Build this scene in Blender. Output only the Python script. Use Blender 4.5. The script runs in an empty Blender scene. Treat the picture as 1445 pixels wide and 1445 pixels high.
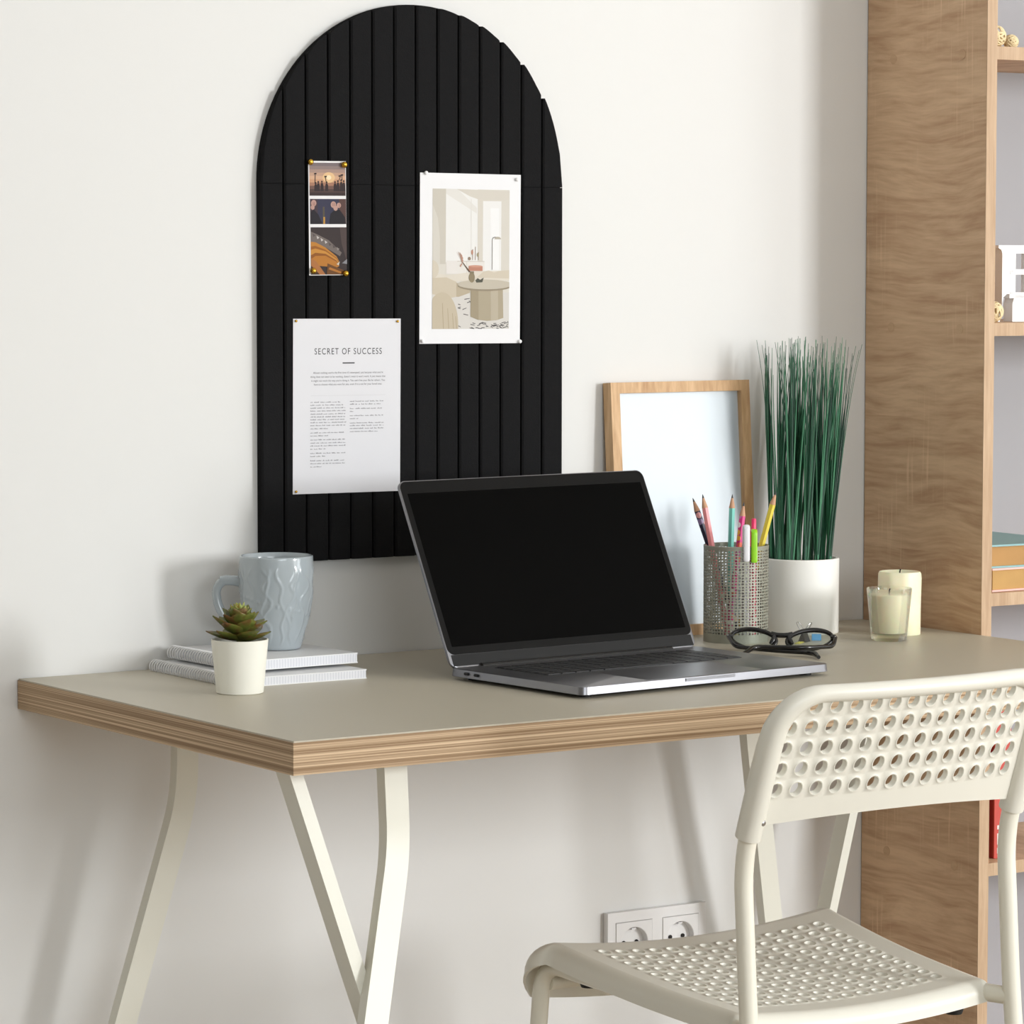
import bpy, bmesh, math, random
from mathutils import Vector, Matrix
from mathutils.geometry import tessellate_polygon
random.seed(7)
C = bpy.context.scene.collection
PI = math.pi
DZ = 0.73                       # desk top height
sin, cos, rad = math.sin, math.cos, math.radians

# ------------------------------------------------------------------ materials
def lin(c):
    out = []
    for v in c[:3]:
        v = v / 255.0
        out.append(v / 12.92 if v <= 0.04045 else ((v + 0.055) / 1.055) ** 2.4)
    return (*out, 1.0)

def mat(name, rgb, rough=0.5, metal=0.0, spec=0.5, coat=0.0, sss=0.0, noise=None, bump=None):
    """rgb in 0-255 sRGB; noise=(scale, amount) tints the colour a little, bump=(scale, strength) roughens it"""
    m = bpy.data.materials.new(name); m.use_nodes = True
    nt = m.node_tree; b = nt.nodes['Principled BSDF']
    b.inputs['Base Color'].default_value = lin(rgb)
    b.inputs['Roughness'].default_value = rough
    b.inputs['Metallic'].default_value = metal
    b.inputs['Specular IOR Level'].default_value = spec
    b.inputs['Coat Weight'].default_value = coat
    if sss:
        b.inputs['Subsurface Weight'].default_value = sss
        b.inputs['Subsurface Scale'].default_value = 0.02
    if noise or bump:
        tc = nt.nodes.new('ShaderNodeTexCoord')
    if noise:
        n = nt.nodes.new('ShaderNodeTexNoise'); n.inputs['Scale'].default_value = noise[0]; n.inputs['Detail'].default_value = 4
        r = nt.nodes.new('ShaderNodeMix'); r.data_type = 'RGBA'
        a = lin(rgb); k = 1 - noise[1]
        r.inputs[6].default_value = a; r.inputs[7].default_value = (a[0]*k, a[1]*k, a[2]*k, 1)
        nt.links.new(tc.outputs['Object'], n.inputs['Vector'])
        nt.links.new(n.outputs['Fac'], r.inputs[0]); nt.links.new(r.outputs[2], b.inputs['Base Color'])
    if bump:
        n = nt.nodes.new('ShaderNodeTexNoise'); n.inputs['Scale'].default_value = bump[0]; n.inputs['Detail'].default_value = 3
        bp = nt.nodes.new('ShaderNodeBump'); bp.inputs['Strength'].default_value = bump[1]; bp.inputs['Distance'].default_value = 0.001
        nt.links.new(tc.outputs['Object'], n.inputs['Vector'])
        nt.links.new(n.outputs['Fac'], bp.inputs['Height']); nt.links.new(bp.outputs['Normal'], b.inputs['Normal'])
    return m

def wood(name, dark, light, scale=(3, 3, 60), rough=0.55, scratch=None, detail=6.0, dist=1.2, spec=0.3, offset=(0, 0, 0), bands=0):
    """streaky grain: object coordinates scaled so the noise is long along the axis with the small factor"""
    m = bpy.data.materials.new(name); m.use_nodes = True
    nt = m.node_tree; b = nt.nodes['Principled BSDF']; N = nt.nodes; L = nt.links
    tc = N.new('ShaderNodeTexCoord'); mp = N.new('ShaderNodeMapping'); mp.inputs['Scale'].default_value = scale
    mp.inputs['Location'].default_value = offset
    L.new(tc.outputs['Object'], mp.inputs['Vector']); band = None
    if bands:                                   # printed boards: each strip starts its own grain and tone
        sx = N.new('ShaderNodeSeparateXYZ'); L.new(tc.outputs['Object'], sx.inputs[0])
        dv = N.new('ShaderNodeMath'); dv.operation = 'DIVIDE'; dv.inputs[1].default_value = bands; L.new(sx.outputs['Z'], dv.inputs[0])
        fl = N.new('ShaderNodeMath'); fl.operation = 'FLOOR'; L.new(dv.outputs[0], fl.inputs[0])
        wn = N.new('ShaderNodeTexWhiteNoise'); wn.noise_dimensions = '1D'; L.new(fl.outputs[0], wn.inputs['W']); band = wn.outputs['Value']
        lo = N.new('ShaderNodeTexNoise'); lo.inputs['Scale'].default_value = 4.0; lo.inputs['Detail'].default_value = 2; L.new(tc.outputs['Object'], lo.inputs['Vector'])
        ml = N.new('ShaderNodeMath'); ml.operation = 'MULTIPLY'; ml.inputs[1].default_value = 1.5; L.new(lo.outputs['Fac'], ml.inputs[0])
        m9 = N.new('ShaderNodeMath'); m9.operation = 'MULTIPLY'; m9.inputs[1].default_value = 37.0; L.new(band, m9.inputs[0])
        cb = N.new('ShaderNodeCombineXYZ'); L.new(m9.outputs[0], cb.inputs['X']); L.new(ml.outputs[0], cb.inputs['Z'])
        va = N.new('ShaderNodeVectorMath'); va.operation = 'ADD'; L.new(mp.outputs[0], va.inputs[0]); L.new(cb.outputs[0], va.inputs[1]); mp = va
    n1 = N.new('ShaderNodeTexNoise'); n1.inputs['Scale'].default_value = 1.0; n1.inputs['Detail'].default_value = detail
    n1.inputs['Distortion'].default_value = dist; n1.inputs['Roughness'].default_value = 0.62
    L.new(mp.outputs[0], n1.inputs['Vector'])
    n2 = N.new('ShaderNodeTexNoise'); n2.inputs['Scale'].default_value = 7.0; n2.inputs['Detail'].default_value = 5
    L.new(mp.outputs[0], n2.inputs['Vector'])
    mx = N.new('ShaderNodeMath'); mx.operation = 'MULTIPLY_ADD'; mx.inputs[1].default_value = 0.45
    L.new(n2.outputs['Fac'], mx.inputs[0]); L.new(n1.outputs['Fac'], mx.inputs[2])
    cr = N.new('ShaderNodeValToRGB')
    cr.color_ramp.elements[0].position = 0.53; cr.color_ramp.elements[0].color = lin(dark)
    cr.color_ramp.elements[1].position = 0.90; cr.color_ramp.elements[1].color = lin(light)
    fac = mx.outputs[0]
    if band is not None:
        ba = N.new('ShaderNodeMath'); ba.operation = 'MULTIPLY_ADD'; ba.inputs[1].default_value = .10; L.new(band, ba.inputs[0]); L.new(fac, ba.inputs[2])
        bs = N.new('ShaderNodeMath'); bs.operation = 'SUBTRACT'; bs.inputs[1].default_value = .05; L.new(ba.outputs[0], bs.inputs[0]); fac = bs.outputs[0]
    L.new(fac, cr.inputs['Fac'])
    col = cr.outputs['Color']
    if scratch:
        mp2 = N.new('ShaderNodeMapping'); mp2.inputs['Scale'].default_value = scratch
        L.new(tc.outputs['Object'], mp2.inputs['Vector'])
        n3 = N.new('ShaderNodeTexNoise'); n3.inputs['Scale'].default_value = 1.0; n3.inputs['Detail'].default_value = 1
        L.new(mp2.outputs[0], n3.inputs['Vector'])
        n4 = N.new('ShaderNodeTexNoise'); n4.inputs['Scale'].default_value = 7.0; n4.inputs['Detail'].default_value = 2
        L.new(tc.outputs['Object'], n4.inputs['Vector'])
        r3 = N.new('ShaderNodeMapRange'); r3.inputs[1].default_value = 0.56; r3.inputs[2].default_value = 0.72
        L.new(n3.outputs['Fac'], r3.inputs[0])
        r4 = N.new('ShaderNodeMapRange'); r4.inputs[1].default_value = 0.50; r4.inputs[2].default_value = 0.62
        L.new(n4.outputs['Fac'], r4.inputs[0])
        mu = N.new('ShaderNodeMath'); mu.operation = 'MULTIPLY'; L.new(r3.outputs[0], mu.inputs[0]); L.new(r4.outputs[0], mu.inputs[1])
        mu2 = N.new('ShaderNodeMath'); mu2.operation = 'MULTIPLY'; mu2.inputs[1].default_value = 0.5; L.new(mu.outputs[0], mu2.inputs[0])
        mc = N.new('ShaderNodeMix'); mc.data_type = 'RGBA'
        mc.inputs[7].default_value = lin([min(255, v + 22) for v in light])
        L.new(mu2.outputs[0], mc.inputs[0]); L.new(col, mc.inputs[6]); col = mc.outputs[2]
    L.new(col, b.inputs['Base Color'])
    b.inputs['Roughness'].default_value = rough; b.inputs['Specular IOR Level'].default_value = spec
    bp = N.new('ShaderNodeBump'); bp.inputs['Strength'].default_value = 0.12; bp.inputs['Distance'].default_value = 0.001
    L.new(n1.outputs['Fac'], bp.inputs['Height']); L.new(bp.outputs['Normal'], b.inputs['Normal'])
    return m

def glass(name, rgb=(255, 255, 255), ior=1.45, rough=0.0):
    m = bpy.data.materials.new(name); m.use_nodes = True
    b = m.node_tree.nodes['Principled BSDF']
    b.inputs['Base Color'].default_value = lin(rgb); b.inputs['Transmission Weight'].default_value = 1.0
    b.inputs['IOR'].default_value = ior; b.inputs['Roughness'].default_value = rough
    return m

def pane(name, tint=(250, 252, 252), ior=1.45, rough=0.02):
    """thin clear sheet: what is behind shows through, a weak mirror image on top"""
    m = bpy.data.materials.new(name); m.use_nodes = True
    nt = m.node_tree; N = nt.nodes; N.clear()
    o = N.new('ShaderNodeOutputMaterial'); t = N.new('ShaderNodeBsdfTransparent'); t.inputs[0].default_value = lin(tint)
    g = N.new('ShaderNodeBsdfGlossy'); g.inputs['Roughness'].default_value = rough
    f = N.new('ShaderNodeFresnel'); f.inputs['IOR'].default_value = ior
    mx = N.new('ShaderNodeMixShader')
    nt.links.new(f.outputs[0], mx.inputs[0]); nt.links.new(t.outputs[0], mx.inputs[1]); nt.links.new(g.outputs[0], mx.inputs[2])
    nt.links.new(mx.outputs[0], o.inputs['Surface'])
    return m

def clear_tumbler(name):
    m = glass(name, (252, 254, 252)); nt = m.node_tree; N = nt.nodes
    t = N.new('ShaderNodeBsdfTransparent'); t.inputs[0].default_value = (.97, .98, .97, 1); mx = N.new('ShaderNodeMixShader'); mx.inputs[0].default_value = .35
    nt.links.new(N['Principled BSDF'].outputs[0], mx.inputs[1]); nt.links.new(t.outputs[0], mx.inputs[2])
    nt.links.new(mx.outputs[0], N['Material Output'].inputs['Surface'])
    return m

# ------------------------------------------------------------------ mesh builder
ORG = {}
class MB:
    def __init__(s): s.v = []; s.f = []; s.m = []
    def add(s, vs, fs, mi=0):
        b = len(s.v); s.v += [Vector(p) for p in vs]
        s.f += [tuple(b + i for i in f) for f in fs]; s.m += [mi] * len(fs)
        return b
    def box(s, lo, hi, mi=0, M=None, bev=0.0):
        x0, y0, z0 = lo; x1, y1, z1 = hi
        if bev <= 0:
            vs = [(x0,y0,z0),(x1,y0,z0),(x1,y1,z0),(x0,y1,z0),(x0,y0,z1),(x1,y0,z1),(x1,y1,z1),(x0,y1,z1)]
            fs = [(3,2,1,0),(4,5,6,7),(0,1,5,4),(1,2,6,5),(2,3,7,6),(3,0,4,7)]
        else:
            bm = bmesh.new(); bmesh.ops.create_cube(bm, size=1)
            for v in bm.verts:
                v.co = Vector(((x0+x1)/2 + v.co.x*(x1-x0), (y0+y1)/2 + v.co.y*(y1-y0), (z0+z1)/2 + v.co.z*(z1-z0)))
            bmesh.ops.bevel(bm, geom=list(bm.edges), offset=bev, segments=2, affect='EDGES', profile=0.5)
            bm.verts.index_update()
            vs = [v.co.copy() for v in bm.verts]; fs = [tuple(v.index for v in f.verts) for f in bm.faces]; bm.free()
        if M: vs = [M @ Vector(p) for p in vs]
        s.add(vs, fs, mi)
    def prism(s, pts, d, mi=0, M=None, inset=0.0, inset_d=0.0):
        """closed outline pts (3D, planar) pushed by vector d"""
        n = len(pts); d = Vector(d); P = [Vector(p) for p in pts]
        vs = P + [p + d for p in P]
        fs = [tuple(range(n))[::-1], tuple(range(n, 2*n))] + [(i, (i+1) % n, n + (i+1) % n, n + i) for i in range(n)]
        if M: vs = [M @ p for p in vs]
        s.add(vs, fs, mi)
    def tube(s, path, r, seg=12, mi=0, caps=True, closed=False, rect=None, up=None, M=None, ell=None):
        P = [Vector(p) for p in path]; n = len(P)
        rs = r if isinstance(r, (list, tuple)) else [r] * n
        T = []
        for i in range(n):
            a = P[(i-1) % n] if closed or i > 0 else P[i]; b = P[(i+1) % n] if closed or i < n-1 else P[i]
            T.append((b - a).normalized())
        u = Vector(up) if up else (Vector((0,0,1)) if abs(T[0].z) < 0.9 else Vector((1,0,0)))
        u = (u - T[0]*u.dot(T[0])).normalized()
        rings = []
        for i in range(n):
            if up: u = Vector(up)
            u = (u - T[i]*u.dot(T[i])).normalized(); w = T[i].cross(u)
            if rect:
                hw, hh = rect[0]/2, rect[1]/2
                # keep the bar's width through bends
                ring = [P[i] + u*a*hw + w*b*hh for a, b in ((-1,-1),(1,-1),(1,1),(-1,1))]
            elif ell:
                ring = [P[i] + (u*cos(2*PI*k/seg)*ell[0]/2 + w*sin(2*PI*k/seg)*ell[1]/2) * rs[i] for k in range(seg)]
            else:
                ring = [P[i] + (u*cos(2*PI*k/seg) + w*sin(2*PI*k/seg)) * rs[i] for k in range(seg)]
            rings.append(ring)
        k = len(rings[0]); vs = [p for rg in rings for p in rg]; fs = []
        for i in range(n if closed else n-1):
            j = (i+1) % n
            for q in range(k): fs.append((i*k+q, i*k+(q+1) % k, j*k+(q+1) % k, j*k+q))
        if caps and not closed: fs += [tuple(range(k))[::-1], tuple((n-1)*k+q for q in range(k))]
        if M: vs = [M @ p for p in vs]
        s.add(vs, fs, mi)
    def lathe(s, prof, c=(0,0,0), seg=48, mi=0, fn=None, M=None, close=False):
        """prof: (r, z) list; r==0 at an end closes to a point"""
        c = Vector(c); vs = []; idx = []
        for (r, z) in prof:
            if r <= 1e-7: idx.append([len(vs)]); vs.append(c + Vector((0,0,z))); continue
            row = []
            for k in range(seg):
                a = 2*PI*k/seg; rr = r + (fn(a, z, r) if fn else 0)
                row.append(len(vs)); vs.append(c + Vector((rr*cos(a), rr*sin(a), z)))
            idx.append(row)
        fs = []
        pairs = list(zip(idx, idx[1:])) + ([(idx[-1], idx[0])] if close else [])
        for A, B in pairs:
            for k in range(seg):
                k2 = (k+1) % seg
                if len(A) == 1 and len(B) == 1: continue
                if len(A) == 1: fs.append((A[0], B[k2], B[k]))
                elif len(B) == 1: fs.append((A[k], A[k2], B[0]))
                else: fs.append((A[k], A[k2], B[k2], B[k]))
        if M: vs = [M @ p for p in vs]
        s.add(vs, fs, mi)
    def sphere(s, c, r, mi=0, seg=16, rings=8, sc=(1,1,1), M=None):
        c = Vector(c); prof = [(r*sin(PI*i/rings), -r*cos(PI*i/rings)) for i in range(rings+1)]
        prof[0] = (0, -r); prof[-1] = (0, r)
        b = len(s.v); s.lathe(prof, (0,0,0), seg, mi)
        for i in range(b, len(s.v)):
            p = s.v[i]; p = Vector((p.x*sc[0], p.y*sc[1], p.z*sc[2])) + c
            s.v[i] = M @ p if M else p
    def perf(s, nu, nv, P, rad_of, thick, mi=0, K=16, rim=0.0, ru=1.0, jit=0.0, closed_u=False, back=True, wrad=None):
        """sheet of nu x nv cells with a round hole in each cell for which rad_of(i,j) gives a radius (cell units)"""
        q = K // 4; per = []; RF = .054
        for k in range(q): per.append((k/q, 0))
        for k in range(q): per.append((1, k/q))
        for k in range(q): per.append((1-k/q, 1))
        for k in range(q): per.append((0, 1-k/q))
        W = {}
        def vert(u, v, side, lift=0.0, weld=True):
            key = (round((u % nu) if closed_u else u, 4), round(v, 4), side)
            if weld and key in W: return W[key]
            p, n = P(u, v); p = Vector(p) + Vector(n) * (lift if side == 0 else -thick)
            s.v.append(p); i = len(s.v)-1
            if weld: W[key] = i
            return i
        def face(*a): s.f.append(tuple(a)); s.m.append(mi)
        for i in range(nu):
            for j in range(nv):
                rr = rad_of(i, j)
                B0 = [vert(i+a, j+b, 0) for a, b in per]; B1 = [vert(i+a, j+b, 1) for a, b in per] if back else None
                if rr is None:
                    face(*B0)
                    if back: face(*B1[::-1])
                else:
                    cx, cy = i + .5 + random.uniform(-jit, jit), j + .5 + random.uniform(-jit, jit)
                    dirs = []
                    for a, b in per:
                        dx, dy = a-.5, b-.5; l = math.hypot(dx, dy); dirs.append((dx/l, dy/l))
                    def ring(rr_, side, lift): return [vert(cx + dx*rr_*ru, cy + dy*rr_, side, lift, False) for dx, dy in dirs]
                    rings = []
                    if rim: rings += [ring(rr*1.38, 0, 0), ring(rr*1.2, 0, rim), ring(rr*1.06, 0, rim*.9)]
                    rings.append(ring(rr, 0, 0))
                    seq = [B0] + rings
                    if back: seq += [ring(rr*(.96 if rim else 1), 1, 0), B1]
                    for A, Bq in zip(seq, seq[1:]):
                        for k in range(K): face(A[k], A[(k+1) % K], Bq[(k+1) % K], Bq[k])
                if back:
                    for k in range(K):
                        k2 = (k+1) % K; a = per[k]; b = per[k2]
                        on = (not closed_u and ((a[0] == 0 and b[0] == 0 and i == 0) or (a[0] == 1 and b[0] == 1 and i == nu-1))) or \
                             (a[1] == 0 and b[1] == 0 and j == 0) or (a[1] == 1 and b[1] == 1 and j == nv-1)
                        if on: face(B0[k2], B0[k], B1[k], B1[k2])
    def mesh(s, name, mats, o, smooth, recalc):
        me = bpy.data.meshes.new(name)
        me.from_pydata([tuple(p - o) for p in s.v], [], s.f)
        for m in (mats if isinstance(mats, (list, tuple)) else [mats]): me.materials.append(m)
        me.polygons.foreach_set('material_index', s.m)
        if recalc:
            bm = bmesh.new(); bm.from_mesh(me); bmesh.ops.recalc_face_normals(bm, faces=list(bm.faces)); bm.to_mesh(me); bm.free()
        if smooth is not None:
            me.polygons.foreach_set('use_smooth', [True] * len(me.polygons))
            me.set_sharp_from_angle(angle=rad(smooth))
        me.update()
        return me
    def build(s, name, mats, parent=None, at=None, smooth=35, label=None, recalc=True):
        """links everything added so far as ONE mesh object; vertices are given in world coordinates"""
        o = ORG[parent.name] if parent else Vector(at if at else (0,0,0))
        ob = bpy.data.objects.new(name, s.mesh(name, mats, o, smooth, recalc)); C.objects.link(ob)
        if parent: ob.parent = parent
        else: ob.location = o
        ORG[ob.name] = o.copy()
        if label: ob['label'] = label
        return ob

def tag(o, label, cat, group=None):
    o['label'] = label; o['category'] = cat
    if group: o['group'] = group
    return o
def thing(name, loc, label, cat, group=None):
    o = bpy.data.objects.new(name, None); C.objects.link(o); o.location = loc
    o.empty_display_size = 0.02
    ORG[o.name] = Vector(loc); return tag(o, label, cat, group)
def struct(o): o['kind'] = 'structure'; return o
def zrot(a, c): return Matrix.Translation(Vector(c)) @ Matrix.Rotation(a, 4, 'Z')
def arc(c, r, a0, a1, n, ex, ey):
    c, ex, ey = Vector(c), Vector(ex), Vector(ey)
    return [c + ex*r*cos(a0+(a1-a0)*i/n) + ey*r*sin(a0+(a1-a0)*i/n) for i in range(n+1)]
def fillet(pts, r, n=6):
    """polyline with its inner corners rounded by radius-like length r"""
    P = [Vector(p) for p in pts]; out = [P[0]]
    for i in range(1, len(P)-1):
        ri = r[i-1] if isinstance(r, (list, tuple)) else r
        a = P[i] + (P[i-1]-P[i]).normalized()*ri; b = P[i] + (P[i+1]-P[i]).normalized()*ri
        for k in range(n+1):
            t = k/n; out.append(a*(1-t)**2 + P[i]*2*t*(1-t) + b*t*t)
    out.append(P[-1]); return out

VIEW_R = Vector((0.8338, -0.5521, 0)); VIEW_F = Vector((0.5521, 0.8338, 0))   # directions used to orient round-ish items on the desk

# ------------------------------------------------------------------ room
M_wall = mat('wall paint', (224, 224, 222), 0.85, spec=0.2, bump=(220, 0.05))
M_ceil = mat('ceiling paint', (225, 225, 224), 0.9, spec=0.1)
M_floor = wood('floor oak', (146, 130, 112), (186, 170, 150), (2, 26, 26), 0.45)
M_base = mat('white trim paint', (232, 231, 228), 0.5)
X0, X1, Y0, H = -2.7, 5.5, -4.5, 2.65
def wall_box(name, lo, hi, m):
    b = MB(); b.box(lo, hi); return struct(b.build(name, m, smooth=None))
wall_box('floor', (X0, Y0, -.1), (X1, 0, 0), M_floor)
wall_box('ceiling', (X0, Y0, H), (X1, 0, H+.1), M_ceil)
wall_box('wall_back', (X0, 0, 0), (X1, .12, H), M_wall)
M_lowbounce = mat('taupe low bounce paint', (150, 147, 142), .9, spec=.1)  # unseen left wall, tone darkened to cut bounce light from that side
wall_box('wall_left', (X0-.12, Y0, 0), (X0, 0, H), M_lowbounce)
wall_box('wall_right', (X1, Y0, 0), (X1+.12, 0, H), M_wall)
# front wall with the window that lights the desk
WX0, WX1, WZ0, WZ1 = 2.45, 3.25, 0.86, 2.16
b = MB()
VX0, VX1, VZ0, VZ1 = 3.75, 5.30, .08, 2.16  # unseen opening added for right-hand fill and the laptop edge's reflection
UX0, UX1, UZ0, UZ1 = -1.55, .45, .86, 2.30  # unseen opening added for soft fill from the camera side
b.box((X0, Y0-.12, 0), (UX0, Y0, H)); b.box((UX1, Y0-.12, 0), (WX0, Y0, H)); b.box((UX0, Y0-.12, 0), (UX1, Y0, UZ0)); b.box((UX0, Y0-.12, UZ1), (UX1, Y0, H)); b.box((WX1, Y0-.12, 0), (VX0, Y0, H)); b.box((VX1, Y0-.12, 0), (X1, Y0, H))
b.box((WX0, Y0-.12, 0), (WX1, Y0, WZ0)); b.box((WX0, Y0-.12, WZ1), (WX1, Y0, H))
b.box((VX0, Y0-.12, 0), (VX1, Y0, VZ0)); b.box((VX0, Y0-.12, VZ1), (VX1, Y0, H))
struct(b.build('wall_front', M_wall, smooth=None))
fw = .05
for nm, wa, wb, za, zb in (('window_1', WX0, WX1, WZ0, WZ1), ('added_window_2', VX0, VX1, VZ0, VZ1), ('added_window_3', UX0, UX1, UZ0, UZ1)):
    b = MB()
    b.box((wa, Y0-.10, za), (wa+fw, Y0-.04, zb)); b.box((wb-fw, Y0-.10, za), (wb, Y0-.04, zb))
    b.box((wa+fw, Y0-.10, za), (wb-fw, Y0-.04, za+fw)); b.box((wa+fw, Y0-.10, zb-fw), (wb-fw, Y0-.04, zb))
    win = struct(b.build(nm, M_base, smooth=None))
    b = MB(); b.box((wa+fw, Y0-.074, za+fw), (wb-fw, Y0-.068, zb-fw)); b.build('pane', pane('window glass'), win, smooth=None)
b = MB(); b.box((X0, -.014, 0), (X1, 0, .07), bev=.003); struct(b.build('baseboard_back', M_base))

# ------------------------------------------------------------------ desk
M_lam = mat('greige laminate', (188, 181, 164), 0.42, spec=0.4, noise=(3, .03))
def ply(name, dark, light):
    m = bpy.data.materials.new(name); m.use_nodes = True
    nt = m.node_tree; N = nt.nodes; L = nt.links; b = N['Principled BSDF']
    tc = N.new('ShaderNodeTexCoord'); mp = N.new('ShaderNodeMapping'); mp.inputs['Scale'].default_value = (.8, .8, 560)
    L.new(tc.outputs['Object'], mp.inputs['Vector'])
    n = N.new('ShaderNodeTexNoise'); n.inputs['Scale'].default_value = 1.0; n.inputs['Detail'].default_value = 3; n.inputs['Roughness'].default_value = .7
    L.new(mp.outputs[0], n.inputs['Vector'])
    cr = N.new('ShaderNodeValToRGB'); cr.color_ramp.elements[0].position = .40; cr.color_ramp.elements[0].color = lin(dark)
    cr.color_ramp.elements[1].position = .62; cr.color_ramp.elements[1].color = lin(light)
    L.new(n.outputs['Fac'], cr.inputs['Fac']); L.new(cr.outputs[0], b.inputs['Base Color'])
    b.inputs['Roughness'].default_value = .6; b.inputs['Specular IOR Level'].default_value = .25
    return m
M_ply = ply('striped plywood edge', (140, 113, 84), (212, 186, 154))
M_leg = mat('cream powder coat', (224, 223, 211), 0.38, bump=(900, .04))
DL, DW, DT = 1.1755, 0.600, 0.0326
desk = thing('desk', (0, 0, 0), 'long desk with greige laminate top, striped wooden edge and cream metal legs', 'desk')
b = MB()
lo, hi, e = Vector((0, -DW, DZ-DT)), Vector((DL, -.002, DZ)), .0009
b.box((0, -DW, DZ-DT), (DL, -.002, DZ-.0015), 1)
b.box((.0012, -DW+.0012, DZ-.0016), (DL-.0012, -.0022, DZ), 0)
b.build('tabletop', [M_lam, M_ply], desk, smooth=None)
zb = DZ - DT
def bar(name, pts, r, w=.026, h=.015, up=(1, 0, 0), n=8):
    b = MB(); b.tube(fillet(pts, r, n), 0, rect=(w, h), up=up)
    return b.build(name, M_leg, desk, smooth=30)
# left trestle: a bent leg and a straight one meet at the front, a single bent leg stands behind
bar('leg', [(.138, -.552, zb), (.1405, -.555, zb-.09), (.090, -.597, zb-.24), (-.064, -.725, .0)], [.032, .02])
bar('leg', [(.025, -.545, zb), (.089, -.572, zb-.222), (.245, -.610, 0)], .02, w=.014, h=.025)
bar('leg', [(.151, -.104, zb), (.148, -.104, zb-.098), (.078, -.095, zb-.333), (-.025, -.081, 0)], [.032, .02])
# right trestle, turned the other way round
bar('leg', [(.919, -.106, zb), (.919, -.106, zb-.065), (.9675, -.085, zb-.315), (1.05, -.05, 0)], [.035, .02])
bar('leg', [(1.1197, -.108, zb), (1.044, -.102, zb-.306), (.947, -.095, 0)], .02, w=.012, h=.025)
bar('leg', [(1.038, -.552, zb), (1.0355, -.555, zb-.09), (1.086, -.597, zb-.24), (1.16, -.660, 0)], [.032, .02])
for lo, hi in (((.104, -.556, zb-.007), (.126, -.535, zb-.0005)), ((.125, -.5445, zb-.010), (.150, -.1115, zb-.0007)),
               ((.909, -.5445, zb-.010), (.934, -.1135, zb-.0007)), ((.934, -.114, zb-.010), (1.113, -.104, zb-.0005))):
    b = MB(); b.box(lo, hi); b.build('support_bar', M_leg, desk, smooth=None)

# ------------------------------------------------------------------ arched pinboard
M_felt = mat('black felt', (30, 30, 31), 0.95, spec=0.1, noise=(260, .25), bump=(700, .5))
PX0, PX1, PZ0, PZ1 = .2995, .7085, .112, .746
R_ = (PX1-PX0)/2; PXC = (PX0+PX1)/2; PZS = PZ1 - R_
def top_z(x): return PZS + math.sqrt(max(0, R_*R_ - (x-PXC)**2))
b = MB()
out = [(PX0, -.001, DZ+PZ0), (PX1, -.001, DZ+PZ0)] + [(PXC+R_*cos(PI*i/64), -.001, DZ+PZS+R_*sin(PI*i/64)) for i in range(65)]
b.prism(out, (0, -.005, 0))
NS = 14; pitch = (PX1-PX0)/NS; seam = .5395
for i in range(NS):
    xa = PX0 + i*pitch + (.0012 if i else 0); xb = PX0 + (i+1)*pitch - (.0012 if i < NS-1 else 0)
    for part in (0, 1):
        if part == 0:
            pts = [(xa, PZ0), (xb, PZ0), (xb, min(seam-.0004, top_z(xb))), (xa, min(seam-.0004, top_z(xa)))]
        else:
            if top_z(max(xa, min(xb, PXC))) < seam: continue
            n = 8; pts = [(xa, max(seam+.0002, min(seam+.0002, top_z(xa)))), (xb, seam+.0002)]
            pts += [(xb+(xa-xb)*k/n, max(seam+.0003, top_z(xb+(xa-xb)*k/n)-(.0008 if 0 < k < n else .0012))) for k in range(n+1)]
        P3 = [Vector((x, -.0055, DZ+z)) for x, z in pts]
        cx = (xa+xb)/2; k = len(P3)
        mid = [p + Vector((0, -.0050, 0)) for p in P3]
        fr = [Vector((cx + (p.x-cx)*(1-.0020/((xb-xa)/2)), -.0120, p.z)) for p in P3]
        vs = P3 + mid + fr; fs = []
        for a in (0, k):
            fs += [(a+q, a+(q+1) % k, a+k+(q+1) % k, a+k+q) for q in range(k)]
        fs += [tuple(range(2*k, 3*k)), tuple(range(k))[::-1]]
        b.add(vs, fs)
board = b.build('arched_pinboard', M_felt, at=(PXC, 0, DZ+PZ0), smooth=20)
tag(board, 'tall black arched felt pinboard with vertical ribs on the wall above the laptop', 'pinboard')

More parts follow.
